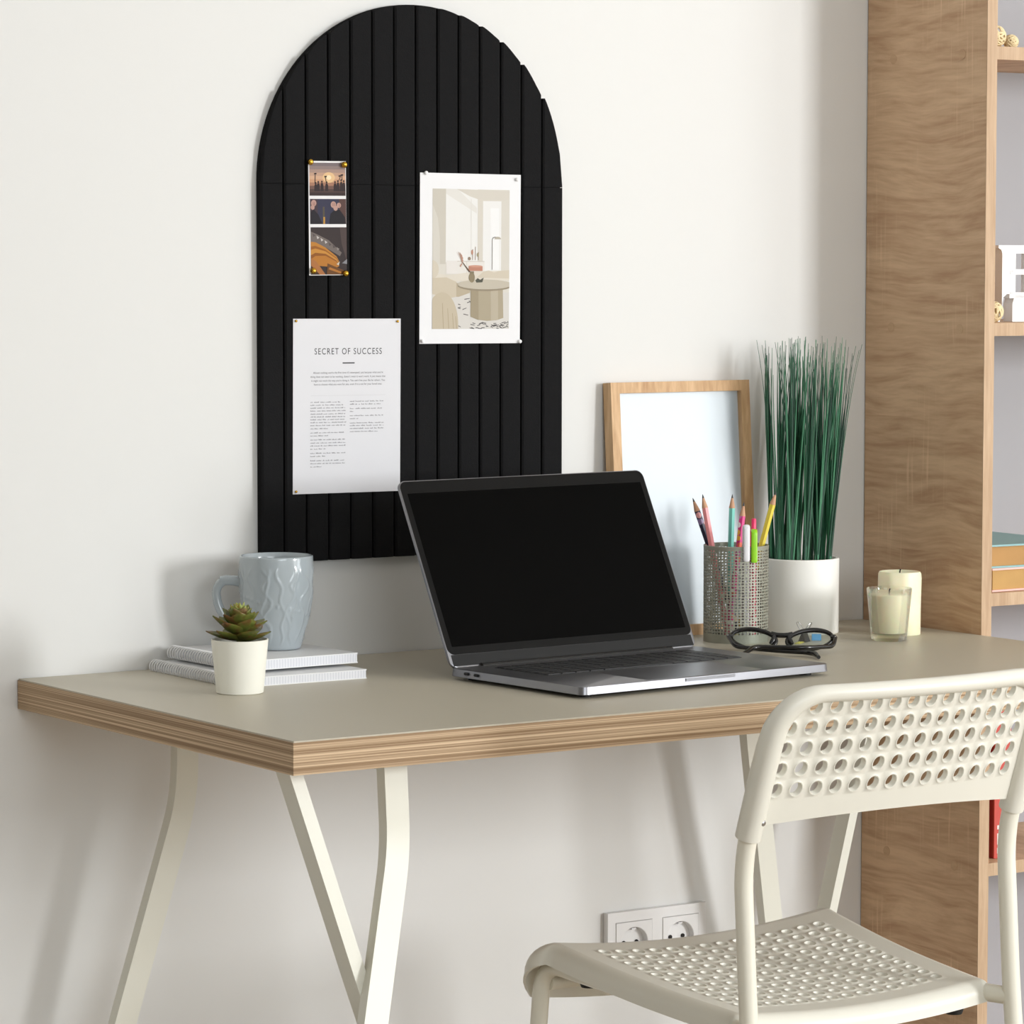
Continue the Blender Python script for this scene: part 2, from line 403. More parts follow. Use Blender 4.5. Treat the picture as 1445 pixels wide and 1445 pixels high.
# sheets pinned to the board: drawn in their own coordinates (metres from the top-left corner, y down)
class Sheet:
    dim = .90
    def __init__(s, tl, w, h, rot=0.0, y=-.0128, paper=None, thick=.0004):
        s.tl = Vector((tl[0], y, DZ+tl[1])); s.w, s.h, s.rot = w, h, rot; s.b = MB(); s.mats = [paper]; s.key = {}
        s.b.prism([s.p(0,0,0), s.p(w,0,0), s.p(w,h,0), s.p(0,h,0)], (0, -thick, 0), 0); s.t = thick; s.n = 0
    def p(s, u, v, l):
        c, q = cos(s.rot), sin(s.rot)
        return s.tl + Vector((u*c - v*q, -l, -(u*q + v*c)))
    def ink(s, rgb, rough=.6):
        if rgb not in s.key:
            s.key[rgb] = len(s.mats); s.mats.append(mat('ink %d %d %d' % rgb, [v*s.dim for v in rgb], rough, spec=.2))
        return s.key[rgb]
    def poly(s, pts, rgb, layer=1):
        if len(pts) < 3: return
        s.n += 1; l = s.t + layer*.00006 + (s.n % 13)*4.4e-6; q = []
        for pt in pts:
            if not q or abs(pt[0]-q[-1][0]) + abs(pt[1]-q[-1][1]) > 1e-6: q.append(pt)
        fs = []
        for a, b_, c in tessellate_polygon([[Vector((u, v, 0)) for u, v in q]]):
            ar = (q[b_][0]-q[a][0])*(q[c][1]-q[a][1]) - (q[b_][1]-q[a][1])*(q[c][0]-q[a][0])
            if abs(ar) > 1e-12: fs.append((a, b_, c) if ar < 0 else (a, c, b_))
        s.b.add([s.p(u, v, l) for u, v in q], fs, s.ink(rgb))
    def rect(s, a, b_, rgb, layer=1): s.poly([(a[0],a[1]),(b_[0],a[1]),(b_[0],b_[1]),(a[0],b_[1])], rgb, layer)
    def text(s, body, u, v, width, height, rgb, layer=1, space=1.0, align='CENTER'):
        cu = bpy.data.curves.new('writing', 'FONT'); cu.body = body; cu.size = 1; cu.space_character = space; cu.align_x = 'LEFT'
        o = bpy.data.objects.new('writing', cu); C.objects.link(o)
        bpy.context.view_layer.update()
        me = bpy.data.meshes.new_from_object(o.evaluated_get(bpy.context.evaluated_depsgraph_get()))
        C.objects.unlink(o); bpy.data.objects.remove(o)
        xs = [q.co.x for q in me.vertices]
        x0, x1 = min(xs), max(xs); k = width/(x1-x0); hy = height/.70   # capitals are ~0.7 of the size
        du = {'CENTER': u - width/2, 'LEFT': u}[align]
        l = s.t + layer*.00006; mi = s.ink(rgb)
        s.b.add([s.p(du + (q.co.x-x0)*k, v - q.co.y*hy, l) for q in me.vertices], [tuple(f.vertices) for f in me.polygons], mi)
        bpy.data.meshes.remove(me)
    def build(s, name): 
        return s.b.build(name, s.mats, at=s.tl, smooth=None, recalc=False)

M_paper = mat('smooth white paper', (217, 217, 221), .6, spec=.2)
# --- typed sheet
sw, sh = .1425, .1985
S = Sheet((.3395, .3875), sw, sh, rad(.35), paper=M_paper)
def su(x): return (x-80)/803.0*sw
def sv(y): return (y-50)/1322.0*sh
S.text('SECRET OF SUCCESS', su(489), sv(319), su(741)-su(239), sv(319)-sv(272), (48, 48, 52), space=1.22)
S.rect((su(446), sv(381)), (su(536), sv(390)), (70, 70, 74))
para = ["Almost nothing works the first time it's attempted, just because what you're",
        "doing does not seem to be working, doesn't mean it won't work. It just means that",
        "it might not work the way you're doing it. You can't live your life for others. You",
        "have to choose what you want for you, even if it is not for your loved ones"]
for line, y, xa, xb in zip(para, (465, 495, 525, 553), (228, 208, 215, 234), (750, 768, 764, 740)):
    S.text(line, su((xa+xb)/2), sv(y), su(xb)-su(xa), .0022, (84, 84, 90))
S.rect((su(212), sv(630)), (su(768), sv(632)), (222, 222, 224))
rnd = random.Random(3)
def greek(y, xa, xb):
    """a line of print too small to read: short irregular strokes in word-like runs"""
    x = xa
    while x < xb:
        w = rnd.uniform(14, 44); e = min(x+w, xb); q = x
        while q < e - 3:
            d = rnd.uniform(3.5, 6.5); hgt = rnd.choice((6, 6, 6, 9)); S.rect((su(q), sv(y-hgt+rnd.choice((0, 0, 2)))), (su(min(q+d*.62, e)), sv(y)), (122, 122, 128)); q += d
        x = e + rnd.uniform(5, 8)
for y, xb in ((684,440),(706,452),(728,466),(750,478),(773,470),(795,466),(816,462),(838,476),(860,470),(884,336)): greek(y, 208, xb)
for y, xb in ((915,468),(938,340),(968,466),(992,472),(1014,468),(1038,322),(1070,468),(1093,322),(1126,466),(1148,468),(1172,294)): greek(y, 208, xb)
for y, xb in ((681,758),(703,732),(736,745),(758,530),(790,752),(813,565),(846,756),(866,756),(888,754),(911,715)): greek(y, 502, xb)
paper1 = tag(S.build('printed_quote_sheet'), 'white printed sheet headed SECRET OF SUCCESS pinned low on the black board', 'poster')
# --- picture print of a pale living room
pw, ph = .1392, .1970
S2 = Sheet((.5085, .5543), pw, ph, rad(.35), paper=mat('glossy white print paper', (226, 226, 228), .5, spec=.2))
def A(*pts): return [((x-780)/571.0*pw, (y-147)/963.0*ph) for x, y in pts]
def ell(cx, cy, rx, ry, a0=0, a1=360, n=28, xmax=1287, xmin=850, ymax=1027):
    return A(*[(max(xmin, min(xmax, cx+rx*cos(rad(a0+(a1-a0)*i/n)))), min(ymax, cy-ry*sin(rad(a0+(a1-a0)*i/n)))) for i in range(n+1)])
def q2(x0, y0, x1, y1, rgb, l=1): S2.poly(A((x0,y0),(x1,y0),(x1,y1),(x0,y1)), rgb, l)
q2(850, 235, 1287, 1027, (229, 224, 214))
q2(850, 235, 925, 660, (214, 208, 196), 2); S2.poly(A((850,320),(880,400),(892,520),(892,660),(850,660)), (224, 219, 209), 3)
q2(925, 235, 1105, 650, (247, 246, 243), 2); S2.poly(A((925,235),(990,235),(1100,340),(1100,372),(925,262)), (238, 235, 229), 3)
S2.poly(A((985,235),(1287,242),(1287,290),(1135,300),(1060,275)), (224, 218, 207), 3)
q2(1105, 290, 1135, 690, (226, 220, 209), 3); q2(1135, 300, 1240, 700, (247, 246, 244), 2); q2(1178, 340, 1228, 690, (253, 253, 253), 3)
q2(1240, 280, 1287, 700, (226, 221, 211), 2); q2(1066, 290, 1070, 640, (236, 233, 227), 3)
q2(928, 640, 1002, 715, (241, 236, 231), 3); q2(990, 642, 1145, 715, (240, 236, 230), 4); q2(990, 642, 1145, 645, (205, 196, 186), 5); q2(1042, 645, 1044, 712, (214, 206, 197), 5)
q2(850, 820, 1287, 1027, (226, 222, 216), 3)
for k in range(46):                                     # dark flecks of the rug
    x = rnd.uniform(985, 1280); y = rnd.uniform(830, 1020); a = rnd.uniform(-.9, .5); w = rnd.uniform(10, 32)
    if 1060 < x < 1258 and y < 985: y = rnd.uniform(990, 1022)
    xx = min(1284, x+w*cos(a)); yy = min(1024, max(822, y-w*sin(a)))
    S2.poly(A((x,y),(xx,yy),(xx,yy+4),(x,y+5)), (96, 92, 92), 4)
S2.poly(ell(850, 690, 36, 52, -90, 90, 20, xmin=850), (222, 212, 194), 5)
S2.poly(A((850,712),(940,722),(1100,700),(1287,694),(1287,750),(850,760)), (232, 224, 210), 4)
S2.poly(A((1140,700),(1170,694),(1200,706),(1230,696),(1287,692),(1287,740),(1100,735)), (220, 209, 190), 5)
S2.poly(A((850,738),(930,735),(985,760),(1000,800),(985,845),(950,852),(850,830)), (215, 203, 182), 6)
S2.poly(A((985,765),(1010,775),(1065,800),(1062,822),(1000,845),(985,845)), (196, 182, 158), 6)
S2.poly(ell(905, 1005, 92, 186, 0, 180, 26, xmin=850, ymax=1027) + A((850,1027),(997,1027)), (208, 195, 172), 7)
for x in (905, 935, 962, 980): S2.poly(A((x,880+abs(x-905)),(x+3,880+abs(x-905)),(x+10,1026),(x+6,1026)), (186, 171, 146), 8)
S2.poly(A((1066,795),(1250,795),(1254,965),(1215,978),(1160,982),(1105,975),(1066,958)), (184, 172, 148), 7)
S2.poly(A((1066,795),(1110,795),(1112,977),(1066,958)), (170, 157, 132), 8); S2.poly(A((1180,795),(1222,795),(1224,976),(1182,981)), (196, 185, 164), 8)
S2.poly(ell(1148, 782, 156, 30), (158, 146, 124), 9); S2.poly(ell(1148, 774, 156, 28), (206, 197, 180), 10)
S2.poly(ell(1072, 735, 17, 29), (150, 137, 110), 11); q2(1062, 700, 1084, 714, (140, 128, 104), 11)
S2.poly(A((1056,706),(1018,650),(1021,648),(1064,702)), (110, 88, 70), 11)
for k in range(9):
    a = rad(70 + k*22); S2.poly(A((1016,652),(1000-42*cos(a)*.6-8,630-44*sin(a)),(1008-40*cos(a)*.6-8,640-40*sin(a))), (199, 154, 134), 12)
q2(1054, 671, 1133, 698, (199, 140, 118), 10); S2.poly(ell(1093, 671, 40, 6), (214, 160, 138), 11)
S2.poly(A((1092,752),(1105,738),(1120,748),(1140,735),(1132,762),(1098,764)), (92, 92, 80), 11)
for x, t in ((1075, 575), (1090, 560), (1108, 590)): S2.poly(A((x,636),(x+3,636),(x+4,t),(x+1,t)), (150, 118, 100), 6); 
S2.poly(ell(1074, 592, 6, 14), (198, 148, 128), 7); S2.poly(ell(1106, 606, 6, 12), (170, 160, 130), 7); S2.poly(ell(1058, 628, 8, 10), (160, 140, 120), 7)
S2.poly(A((1186,520),(1189,520),(1189,690),(1186,690)), (120, 114, 104), 8)
S2.poly(A((1186,520),(1190,508),(1200,503),(1218,503),(1218,506),(1201,507),(1192,512),(1189,520)), (120, 114, 104), 8)
S2.poly(ell(1219, 516, 19, 14, 0, 180, 12), (196, 188, 172), 9)
paper2 = tag(S2.build('room_picture_print'), 'white bordered print of a pale living room pinned at right on the black board', 'poster')
# --- strip of three photographs
tw, th = .0492, .1290
S3 = Sheet((.3598, .5652), tw, th, rad(-.4), paper=mat('photo paper', (222, 221, 222), .5, spec=.2))
def T(*pts): return [((x-151)/206.0*tw, (y-72)/646.0*th) for x, y in pts]
def q3(x0, y0, x1, y1, rgb, l=1): S3.poly(T((x0,y0),(x1,y0),(x1,y1),(x0,y1)), rgb, l)
sky = [(128,116,118), (150,132,128), (176,148,136), (202,164,140), (222,178,146), (214,164,128), (176,128,104), (120,90,80), (84,64,60), (62,48,48)]
for k, c in enumerate(sky): q3(156, 82+k*18.6, 354, 82+(k+1)*18.6, c)
S3.poly([T((262+r*34*cos(2*PI*k/20), 165+r*30*sin(2*PI*k/20)))[0] for r in (1,) for k in range(20)], (240, 200, 150), 2)
S3.poly([T((262+14*cos(2*PI*k/16), 165+13*sin(2*PI*k/16)))[0] for k in range(16)], (255, 236, 196), 3)
for x, h in ((190,52),(204,60),(224,62),(250,58),(296,60),(312,66),(330,72),(344,66)):
    S3.poly(T((x-8,242),(x-7,242-h*.6),(x-3,242-h*.75),(x+4,242-h*.75),(x+8,242-h*.55),(x+9,242)), (52, 40, 42), 4)
    S3.poly([T((x+5*cos(2*PI*k/8), 242-h*.86+6*sin(2*PI*k/8)))[0] for k in range(8)], (52, 40, 42), 4)
for x0, y0, x1, y1 in ((186,200,188,150),(247,190,244,165),(318,180,326,160),(335,180,334,152)): S3.poly(T((x0-2,y0),(x0+2,y0),(x1+2,y1),(x1-2,y1)), (52, 40, 42), 4)
for x, y in ((188,144),(244,160),(322,156),(334,150)): S3.poly(T((x-7,y-3),(x+7,y-5),(x+6,y+4),(x-6,y+5)), (48, 38, 40), 5)
q3(158, 286, 356, 428, (58, 58, 80)); q3(158, 286, 200, 428, (72, 58, 66), 2); q3(318, 286, 356, 428, (92, 66, 62), 2)
S3.poly(T((160,428),(162,360),(178,345),(204,375),(226,428)), (36, 32, 40), 3); S3.poly(T((262,428),(270,370),(296,345),(322,348),(350,390),(354,428)), (34, 30, 36), 3)
for x, y, rr in ((178,310,15),(172,334,11),(286,318,15),(298,338,12),(316,322,12)):
    S3.poly([T((x+rr*cos(2*PI*k/12), y+rr*1.25*sin(2*PI*k/12)))[0] for k in range(12)], (198, 158, 146), 4)
for x, y in ((174,302),(181,304),(282,308),(289,306),(318,312)): S3.poly(T((x,y),(x+2,y),(x+3,y+20),(x,y+20)), (150, 108, 100), 5)
q3(228, 330, 238, 428, (92, 84, 70), 3); q3(230, 388, 240, 428, (198, 148, 70), 4)
q3(160, 446, 358, 714, (58, 48, 48))
S3.poly(T((320,446),(358,446),(358,640),(330,540)), (82, 68, 66), 2)
S3.poly(T((160,470),(200,488),(260,520),(330,590),(320,610),(240,560),(160,530)), (118, 108, 104), 2)
for k in range(7): x = 170+k*22; S3.poly(T((x,480+k*13),(x+16,492+k*13),(x+4,500+k*13)), rnd.choice(((206,200,196),(150,140,136),(90,80,80))), 3)
for k, (dx, c) in enumerate(((0,(196,132,52)), (14,(160,98,36)), (24,(206,144,62)), (40,(150,90,34)), (52,(190,124,48)))):
    S3.poly(T((160,528+dx*1.9),(185,530+dx*1.5),(240,560+dx*.9),(300,610+dx*.6),(316,640+dx*.5),(300,654+dx*.4),(240,626+dx*.8),(160,556+dx*2.0)), c, 3+k)
S3.poly(T((160,620),(190,640),(230,700),(240,714),(208,714),(175,676),(160,664)), (178, 116, 66), 9); S3.poly(T((160,668),(196,700),(204,714),(160,714)), (74, 50, 36), 9)
S3.poly(T((300,655),(318,640),(312,662)), (220, 214, 200), 10); S3.poly(T((330,650),(358,626),(358,655)), (140, 140, 146), 9)
S3.poly(T((250,650),(340,690),(340,714),(246,714)), (112, 72, 34), 8); S3.poly(T((262,672),(330,700),(322,708),(256,684)), (188, 122, 50), 9)
paper3 = tag(S3.build('photo_strip'), 'narrow strip of three small photographs held by gold pins on the board', 'photo')

# --- push pins
M_gold = mat('polished gold', (214, 168, 62), .22, metal=1.0); M_clearpin = mat('white plastic pin', (248, 248, 248), .6, spec=.1)
def pin(m, r):
    b = MB(); b.sphere((0, -r*.85, 0), r, sc=(1, .85, 1)); b.tube([(0, -r*.5, 0), (0, .004, 0)], .0005, 6)
    b.lathe([(0, 0), (r*.8, 0), (r*.8, .0008), (0, .0008)], M=Matrix.Rotation(PI/2, 4, 'X'), seg=12)
    return b
def place_pins(base, name, m, r, spots, group):
    first = None
    for (x, z), lab in spots:
        if first is None:
            o = first = base.build(name, m)
        else:
            o = first.copy(); C.objects.link(o)
        o.location = (x, -.0134, DZ+z); tag(o, lab, 'push pin', group)
place_pins(pin(M_gold, .0036), 'push_pin', M_gold, .0036, [
    ((.3610, .5640), 'round gold push pin at the top left corner of the photo strip'),
    ((.4055, .5615), 'round gold push pin at the top right corner of the photo strip'),
    ((.3645, .4415), 'round gold push pin at the bottom left corner of the photo strip'),
    ((.4070, .4385), 'round gold push pin at the bottom right corner of the photo strip')], 'gold pins of the photo strip')
place_pins(pin(M_gold, .0015), 'push_pin', M_gold, .0015, [
    ((.3427, .3850), 'tiny gold pin at the top left corner of the printed quote sheet'),
    ((.4772, .3835), 'tiny gold pin at the top right corner of the printed quote sheet'),
    ((.3420, .1920), 'tiny gold pin at the bottom left corner of the printed quote sheet')], 'small gold pins of the quote sheet')
place_pins(pin(M_clearpin, .0023), 'push_pin', M_clearpin, .0023, [
    ((.5155, .5540), 'small white pin at the top left corner of the living room print'),
    ((.6415, .5480), 'small white pin at the top right corner of the living room print'),
    ((.5105, .3605), 'small white pin at the bottom left corner of the living room print'),
    ((.6455, .3585), 'small white pin at the bottom right corner of the living room print')], 'white pins of the living room print')

# ------------------------------------------------------------------ wall socket
M_sock = mat('white socket plastic', (232, 232, 232), .3); M_hole = mat('dark hole', (30, 28, 28), .8); M_steel = mat('brushed steel', (190, 190, 192), .3, metal=1)
ox0, ox1, oz0, oz1 = .7780, .9260, DZ-.4165, DZ-.3365
sock = thing('wall_socket', ((ox0+ox1)/2, 0, (oz0+oz1)/2), 'white double wall socket low on the wall behind the chair', 'socket')
b = MB(); cxs = ((ox0+ox1)/2-.0350, (ox0+ox1)/2+.0350); czs = (oz0+oz1)/2; hw = .0276
for lo, hi in (((ox0, oz0), (ox1, czs-hw)), ((ox0, czs+hw), (ox1, oz1)), ((ox0, czs-hw), (cxs[0]-hw, czs+hw)),
               ((cxs[0]+hw, czs-hw), (cxs[1]-hw, czs+hw)), ((cxs[1]+hw, czs-hw), (ox1, czs+hw))):
    b.box((lo[0], -.010, lo[1]), (hi[0], -.0005, hi[1]))
b.build('cover_frame', M_sock, sock, smooth=None)
for k in (0, 1):
    cx = (ox0+ox1)/2 + (-.0350 if k == 0 else .0350); cz = (oz0+oz1)/2
    b = MB(); F = Matrix.Translation((cx, -.0108, cz)) @ Matrix.Rotation(PI/2, 4, 'X')    # local z points to the room
    n = 40; hw = .0272
    sq = []
    for q in range(n):
        a = 2*PI*q/n; c_, s_ = cos(a), sin(a); t = hw/max(abs(c_), abs(s_)); sq.append((t*c_, t*s_))
    ringz = [(1, None, .0), (0, .0205, .0004), (0, .0198, -.0002), (0, .0195, -.0095)]
    rows = [[F @ Vector((x, y, -.0012)) for x, y in sq], [F @ Vector((x*.985, y*.985, 0)) for x, y in sq]]
    for rr, zz in ((.0205, .0), (.0199, -.0006), (.0196, -.0097)): rows.append([F @ Vector((rr*cos(2*PI*q/n), rr*sin(2*PI*q/n), zz)) for q in range(n)])
    vs = [p for r in rows for p in r]; fs = []
    for r in range(len(rows)-1):
        for q in range(n): fs.append((r*n+q, r*n+(q+1) % n, (r+1)*n+(q+1) % n, (r+1)*n+q))
    fs.append(tuple((len(rows)-1)*n+q for q in range(n)))
    b.add(vs, fs)
    face = b.build('socket_insert', M_sock, sock, smooth=40, recalc=False)
    # frame needs a recess: the insert stands just proud of the frame, its cup is seen as a shaded well
    for dx in (-.0095, .0095):
        b = MB(); b.lathe([(0, .0002), (.0026, .0002), (.0026, -.0010), (0, -.0010)], M=F @ Matrix.Translation((dx, 0, -.0085)), seg=14)
        b.build('pin_hole', M_hole, face)
    for dz in (-.0178, .0178):
        b = MB(); b.box((-.003, dz-.0012, -.0085), (.003, dz+.0012, -.0012), M=F); b.build('earth_clip', M_steel, face, smooth=None)

# ------------------------------------------------------------------ notebooks
M_cover = mat('white notebook cover', (226, 227, 228), .4, noise=(6, .02)); M_wire = mat('white coated wire', (222, 222, 222), .3)
def pages_mat():
    m = bpy.data.materials.new('ribbed page edges'); m.use_nodes = True
    nt = m.node_tree; N = nt.nodes; L = nt.links; b = N['Principled BSDF']
    tc = N.new('ShaderNodeTexCoord'); w = N.new('ShaderNodeTexWave'); w.bands_direction = 'X'; w.inputs['Scale'].default_value = 90; w.inputs['Distortion'].default_value = 1.0
    w.inputs['Detail'].default_value = 1
    L.new(tc.outputs['Object'], w.inputs['Vector'])
    mx = N.new('ShaderNodeMix'); mx.data_type = 'RGBA'; mx.inputs[6].default_value = lin((208, 210, 216)); mx.inputs[7].default_value = lin((226, 227, 231))
    L.new(w.outputs['Fac'], mx.inputs[0]); L.new(mx.outputs[2], b.inputs['Base Color']); b.inputs['Roughness'].default_value = .8
    return m
M_pages = pages_mat()
def notebook(c, ang, w, d, z, t, label):
    """c = world position of the front end of the spine"""
    M = zrot(ang, (c[0], c[1], DZ+z)); base = (c[0], c[1], DZ+z)
    nb = thing('spiral_notebook', base, label, 'notebook', 'stacked spiral notebooks')
    b = MB(); b.box((.006, 0, 0), (w, d, .0011), M=M); b.box((.006, 0, t-.0011), (w, d, t), M=M); b.build('cover', M_cover, nb, smooth=None)
    b = MB(); b.box((.008, .0005, .0011), (w-.0006, d-.0006, t-.0011), M=M); b.build('page_block', M_pages, nb, smooth=None)
    b = MB(); n = int(d/.0054); r = t*.5 + .0022
    for k in range(n):
        y = .004 + k*(d-.008)/(n-1)
        b.tube([M @ Vector((.0052 + r*1.05*cos(2*PI*q/20), y + .0006*sin(2*PI*q/20), max(.0010, t/2 + r*sin(2*PI*q/20)))) for q in range(20)], .00085, 8, closed=True)
    b.build('spiral_binding', M_wire, nb)
    return nb
notebook((.1555, -.205), rad(0), .1640, .192, .0, .0100, 'white spiral notebook lying on the desk, lower of the two under the mug')
notebook((.1835, -.176), rad(2.0), .1455, .162, .0132, .0112, 'white spiral notebook with the mug standing on it, upper of the two')

# ------------------------------------------------------------------ mug
M_glaze = mat('pale blue grey glaze', (166, 175, 180), .16, spec=.6, coat=.4)
mz = DZ + .0246; mc = Vector((.2745, -.0868, mz))
mug = thing('mug', mc, 'pale blue grey ceramic mug with embossed tree pattern standing on the notebooks', 'mug')
lines = [(k*2*PI/24 + .10*(k % 3), .30 + .2*((k*7) % 5)/5, 1 + (k*5) % 4) for k in range(24)]
def relief(a, z, r):
    h = z/.1035
    if h < .05 or h > .90 or r < .02: return 0
    env = min(1, (h-.05)/.08, (.90-h)/.06); tot = 0
    for a0, amp, fr in lines:
        c_ = a0 + amp*.28*sin(fr*h*4.2 + a0*3) + .05*sin(h*23+a0*7)
        d = (a - c_ + PI) % (2*PI) - PI
        tot = max(tot, math.exp(-(d/.030)**2))
    for k in range(40):                                   # little buds between the branches
        ka, kh = (k*2.39996) % (2*PI), .30 + .55*((k*0.618) % 1)
        d = ((a-ka+PI) % (2*PI) - PI)*r; e = (h-kh)*.1035
        tot = max(tot, 1.25*math.exp(-(d*d+e*e)/(.0016**2)))
    return env*tot*.0010
prof_o = [(0, .0012), (.022, .0012), (.0245, 0), (.0268, .0008)]
def mug_r(h): return .0270 + .0142*math.sin(min(1, h/.82)*PI/2)**.92 + (-.0004*((h-.82)/.18)**2 if h > .82 else 0)
prof_o += [(mug_r(i/64), .0012+.1010*i/64) for i in range(1, 65)]
top = prof_o[-1][0]
prof_o += [(top-.0004, .1032), (top-.0014, .1036), (top-.0026, .1030)] + [(mug_r(i/20)-.0036, .0065+.0957*i/20) for i in range(19, -1, -1)] + [(0, .006)]
b = MB(); b.lathe(prof_o, mc, 180, fn=relief); b.build('body', M_glaze, mug, smooth=60)
b = MB(); hd = -VIEW_R                                     # handle towards the left
def hp(o, z): return mc + hd*o + Vector((0, 0, z))
path = fillet([hp(.0375, .0735), hp(.052, .0765), hp(.0665, .074), hp(.0665, .045), hp(.052, .029), hp(.034, .0235)], [.010, .014, .018, .012], 8)
n = len(path)
b.tube(path, [.0048 + .0010*abs(2*i/(n-1)-1) for i in range(n)], 16)
b.build('handle', M_glaze, mug, smooth=60)

# ------------------------------------------------------------------ succulent in small pot
M_pot = mat('matt cream pot', (240, 239, 228), .55, noise=(5, .03)); M_soil = mat('dark soil', (70, 58, 46), .95, noise=(60, .5))
pc = Vector((.1422, -.2412, DZ))
suc = thing('potted_succulent', pc, 'small green rosette succulent in a cream pot in front of the notebooks', 'plant')
b = MB(); b.lathe([(0, .001), (.0225, .001), (.0235, 0), (.0248, .0008), (.0300, .0556), (.0302, .0566), (.0288, .0568), (.0284, .0545), (.0280, .046), (0, .046)], pc, 56); b.build('pot', M_pot, suc)
b = MB(); b.lathe([(0, .0530), (.015, .0525), (.0278, .0505), (.0272, .047), (0, .0468)], pc, 32); b.build('soil', M_soil, suc)
def leaf_mat():
    m = bpy.data.materials.new('succulent leaf'); m.use_nodes = True
    nt = m.node_tree; N = nt.nodes; L = nt.links; b = N['Principled BSDF']
    tc = N.new('ShaderNodeTexCoord'); n = N.new('ShaderNodeTexNoise'); n.inputs['Scale'].default_value = 75
    L.new(tc.outputs['Object'], n.inputs['Vector'])
    cr = N.new('ShaderNodeValToRGB'); e = cr.color_ramp.elements
    e[0].position = .36; e[0].color = lin((86, 92, 36)); e[1].position = .64; e[1].color = lin((112, 82, 44))
    e.new(.5).color = lin((104, 112, 46))
    L.new(n.outputs['Fac'], cr.inputs[0]); L.new(cr.outputs[0], b.inputs['Base Color'])
    b.inputs['Roughness'].default_value = .45; b.inputs['Subsurface Weight'].default_value = .15; b.inputs['Subsurface Scale'].default_value = .004
    return m
M_leaf = leaf_mat(); M_leaf2 = mat('young succulent leaf', (140, 154, 72), .45, sss=.2, noise=(90, .25))
b = MB()
def sleaf(base, az, el, ln, wd, curl, mi):
    d = Vector((cos(az), sin(az), 0)); sd = Vector((-sin(az), cos(az), 0)); nS = 9; rows = []
    for i in range(nS+1):
        t = i/nS; e = el + curl*t
        out = d*(ln*(sin(el + curl*t) - sin(el))/curl if abs(curl) > 1e-4 else ln*t*cos(el)) if False else None
        rows.append(t)
    p = Vector(base); pts = []; wd = wd*1.15
    for i in range(nS+1):
        t = i/nS; e = el + curl*(t - .3); up = Vector((0,0,1))
        dirv = d*cos(e) + up*sin(e); nrm = -d*sin(e) + up*cos(e)
        if i: p = p + dirv*(ln/nS)
        w = wd*(math.sin(PI*min(1, .16+.84*t)**1.25)**.8 if t < .999 else 0.02); w = max(w, .0003)
        th = .0022*(1-t*.75)
        pts.append((p.copy(), sd, nrm, w, th))
    k = 8; vs = []; fs = []
    for q, sdv, nr, w, th in pts:
        for j in range(k):
            a = 2*PI*j/k; cup = .30*w*(cos(a)**2)
            vs.append(q + sdv*(w*cos(a)) + nr*(th*sin(a) + cup))
    for i in range(nS):
        for j in range(k): fs.append((i*k+j, i*k+(j+1) % k, (i+1)*k+(j+1) % k, (i+1)*k+j))
    fs += [tuple(range(k))[::-1], tuple(nS*k+j for j in range(k))]
    b.add(vs, fs, mi)
rr = random.Random(11)
for (nl, z0, el, ln, wd, curl, mi, off) in ((6, .0560, 10, .0370, .0100, .5, 0, .35), (7, .0620, 24, .0330, .0105, .5, 0, .1), (7, .0675, 40, .0270, .0098, .45, 0, .6),
                                            (7, .0720, 54, .0215, .0075, .4, 0, .2), (8, .0745, 64, .0190, .0048, .3, 1, .5), (6, .0765, 78, .0180, .0032, .1, 1, .0)):
    for k in range(nl):
        az = off + 2*PI*k/nl + rr.uniform(-.12, .12)
        sleaf(pc + Vector((.0015*cos(az), .0015*sin(az), z0+rr.uniform(-.001, .001))), az, rad(el+rr.uniform(-5, 5)), ln*rr.uniform(.92, 1.08), wd, curl, mi)
b.build('leaf_rosette', [M_leaf, M_leaf2], suc, smooth=50)
b = MB(); b.tube([pc+Vector((0,0,.050)), pc+Vector((0,0,.079))], [.0035, .002], 10); b.build('stem', M_leaf, suc)

# ------------------------------------------------------------------ laptop
M_alu = mat('space grey aluminium', (136, 136, 140), .33, metal=.92); M_black = mat('black bezel glass', (14, 14, 14), .3, spec=.12)
M_screen = mat('switched off screen', (2, 2, 2), .2, spec=.04); M_key = mat('black keycaps', (24, 24, 26), .5); M_port = mat('port black', (8, 8, 8), .6)
LA = rad(5.055); LC = (.4091, -.4875); LW, LD = .3545, .2268
LM = zrot(LA, (LC[0], LC[1], DZ))
lap = thing('laptop', (LC[0], LC[1], DZ), 'open space grey laptop with a black screen in the middle of the desk', 'laptop')
def rrect(x0, y0, x1, y1, r, n=6):
    o = []
    for cx, cy, a in ((x1-r, y0+r, -PI/2), (x1-r, y1-r, 0), (x0+r, y1-r, PI/2), (x0+r, y0+r, PI)):
        o += [(cx+r*cos(a+PI/2*k/n), cy+r*sin(a+PI/2*k/n)) for k in range(n+1)]
    return o
b = MB(); LB, LT = .0045, .0128
def slab(b, outline, zs, M, mi=0):
    """stack of (inset, z) copies of an outline about its middle"""
    cx = sum(p[0] for p in outline)/len(outline); cy = sum(p[1] for p in outline)/len(outline); n = len(outline)
    hx = max(p[0] for p in outline)-cx; hy = max(p[1] for p in outline)-cy; vs = []; fs = []
    for ins, z in zs:
        for x, y in outline: vs.append(M @ Vector((cx+(x-cx)*(1-ins/hx), cy+(y-cy)*(1-ins/hy), z)))
    for r in range(len(zs)-1):
        for q in range(n): fs.append((r*n+q, r*n+(q+1) % n, (r+1)*n+(q+1) % n, (r+1)*n+q))
    fs += [tuple(range(n))[::-1], tuple((len(zs)-1)*n+q for q in range(n))]
    b.add(vs, fs, mi)
slab(b, rrect(0, 0, LW, LD, .009), [(.008, LB-.0016), (.0012, LB-.0006), (0, LB), (.0009, LT-.0004), (.0014, LT)], LM)
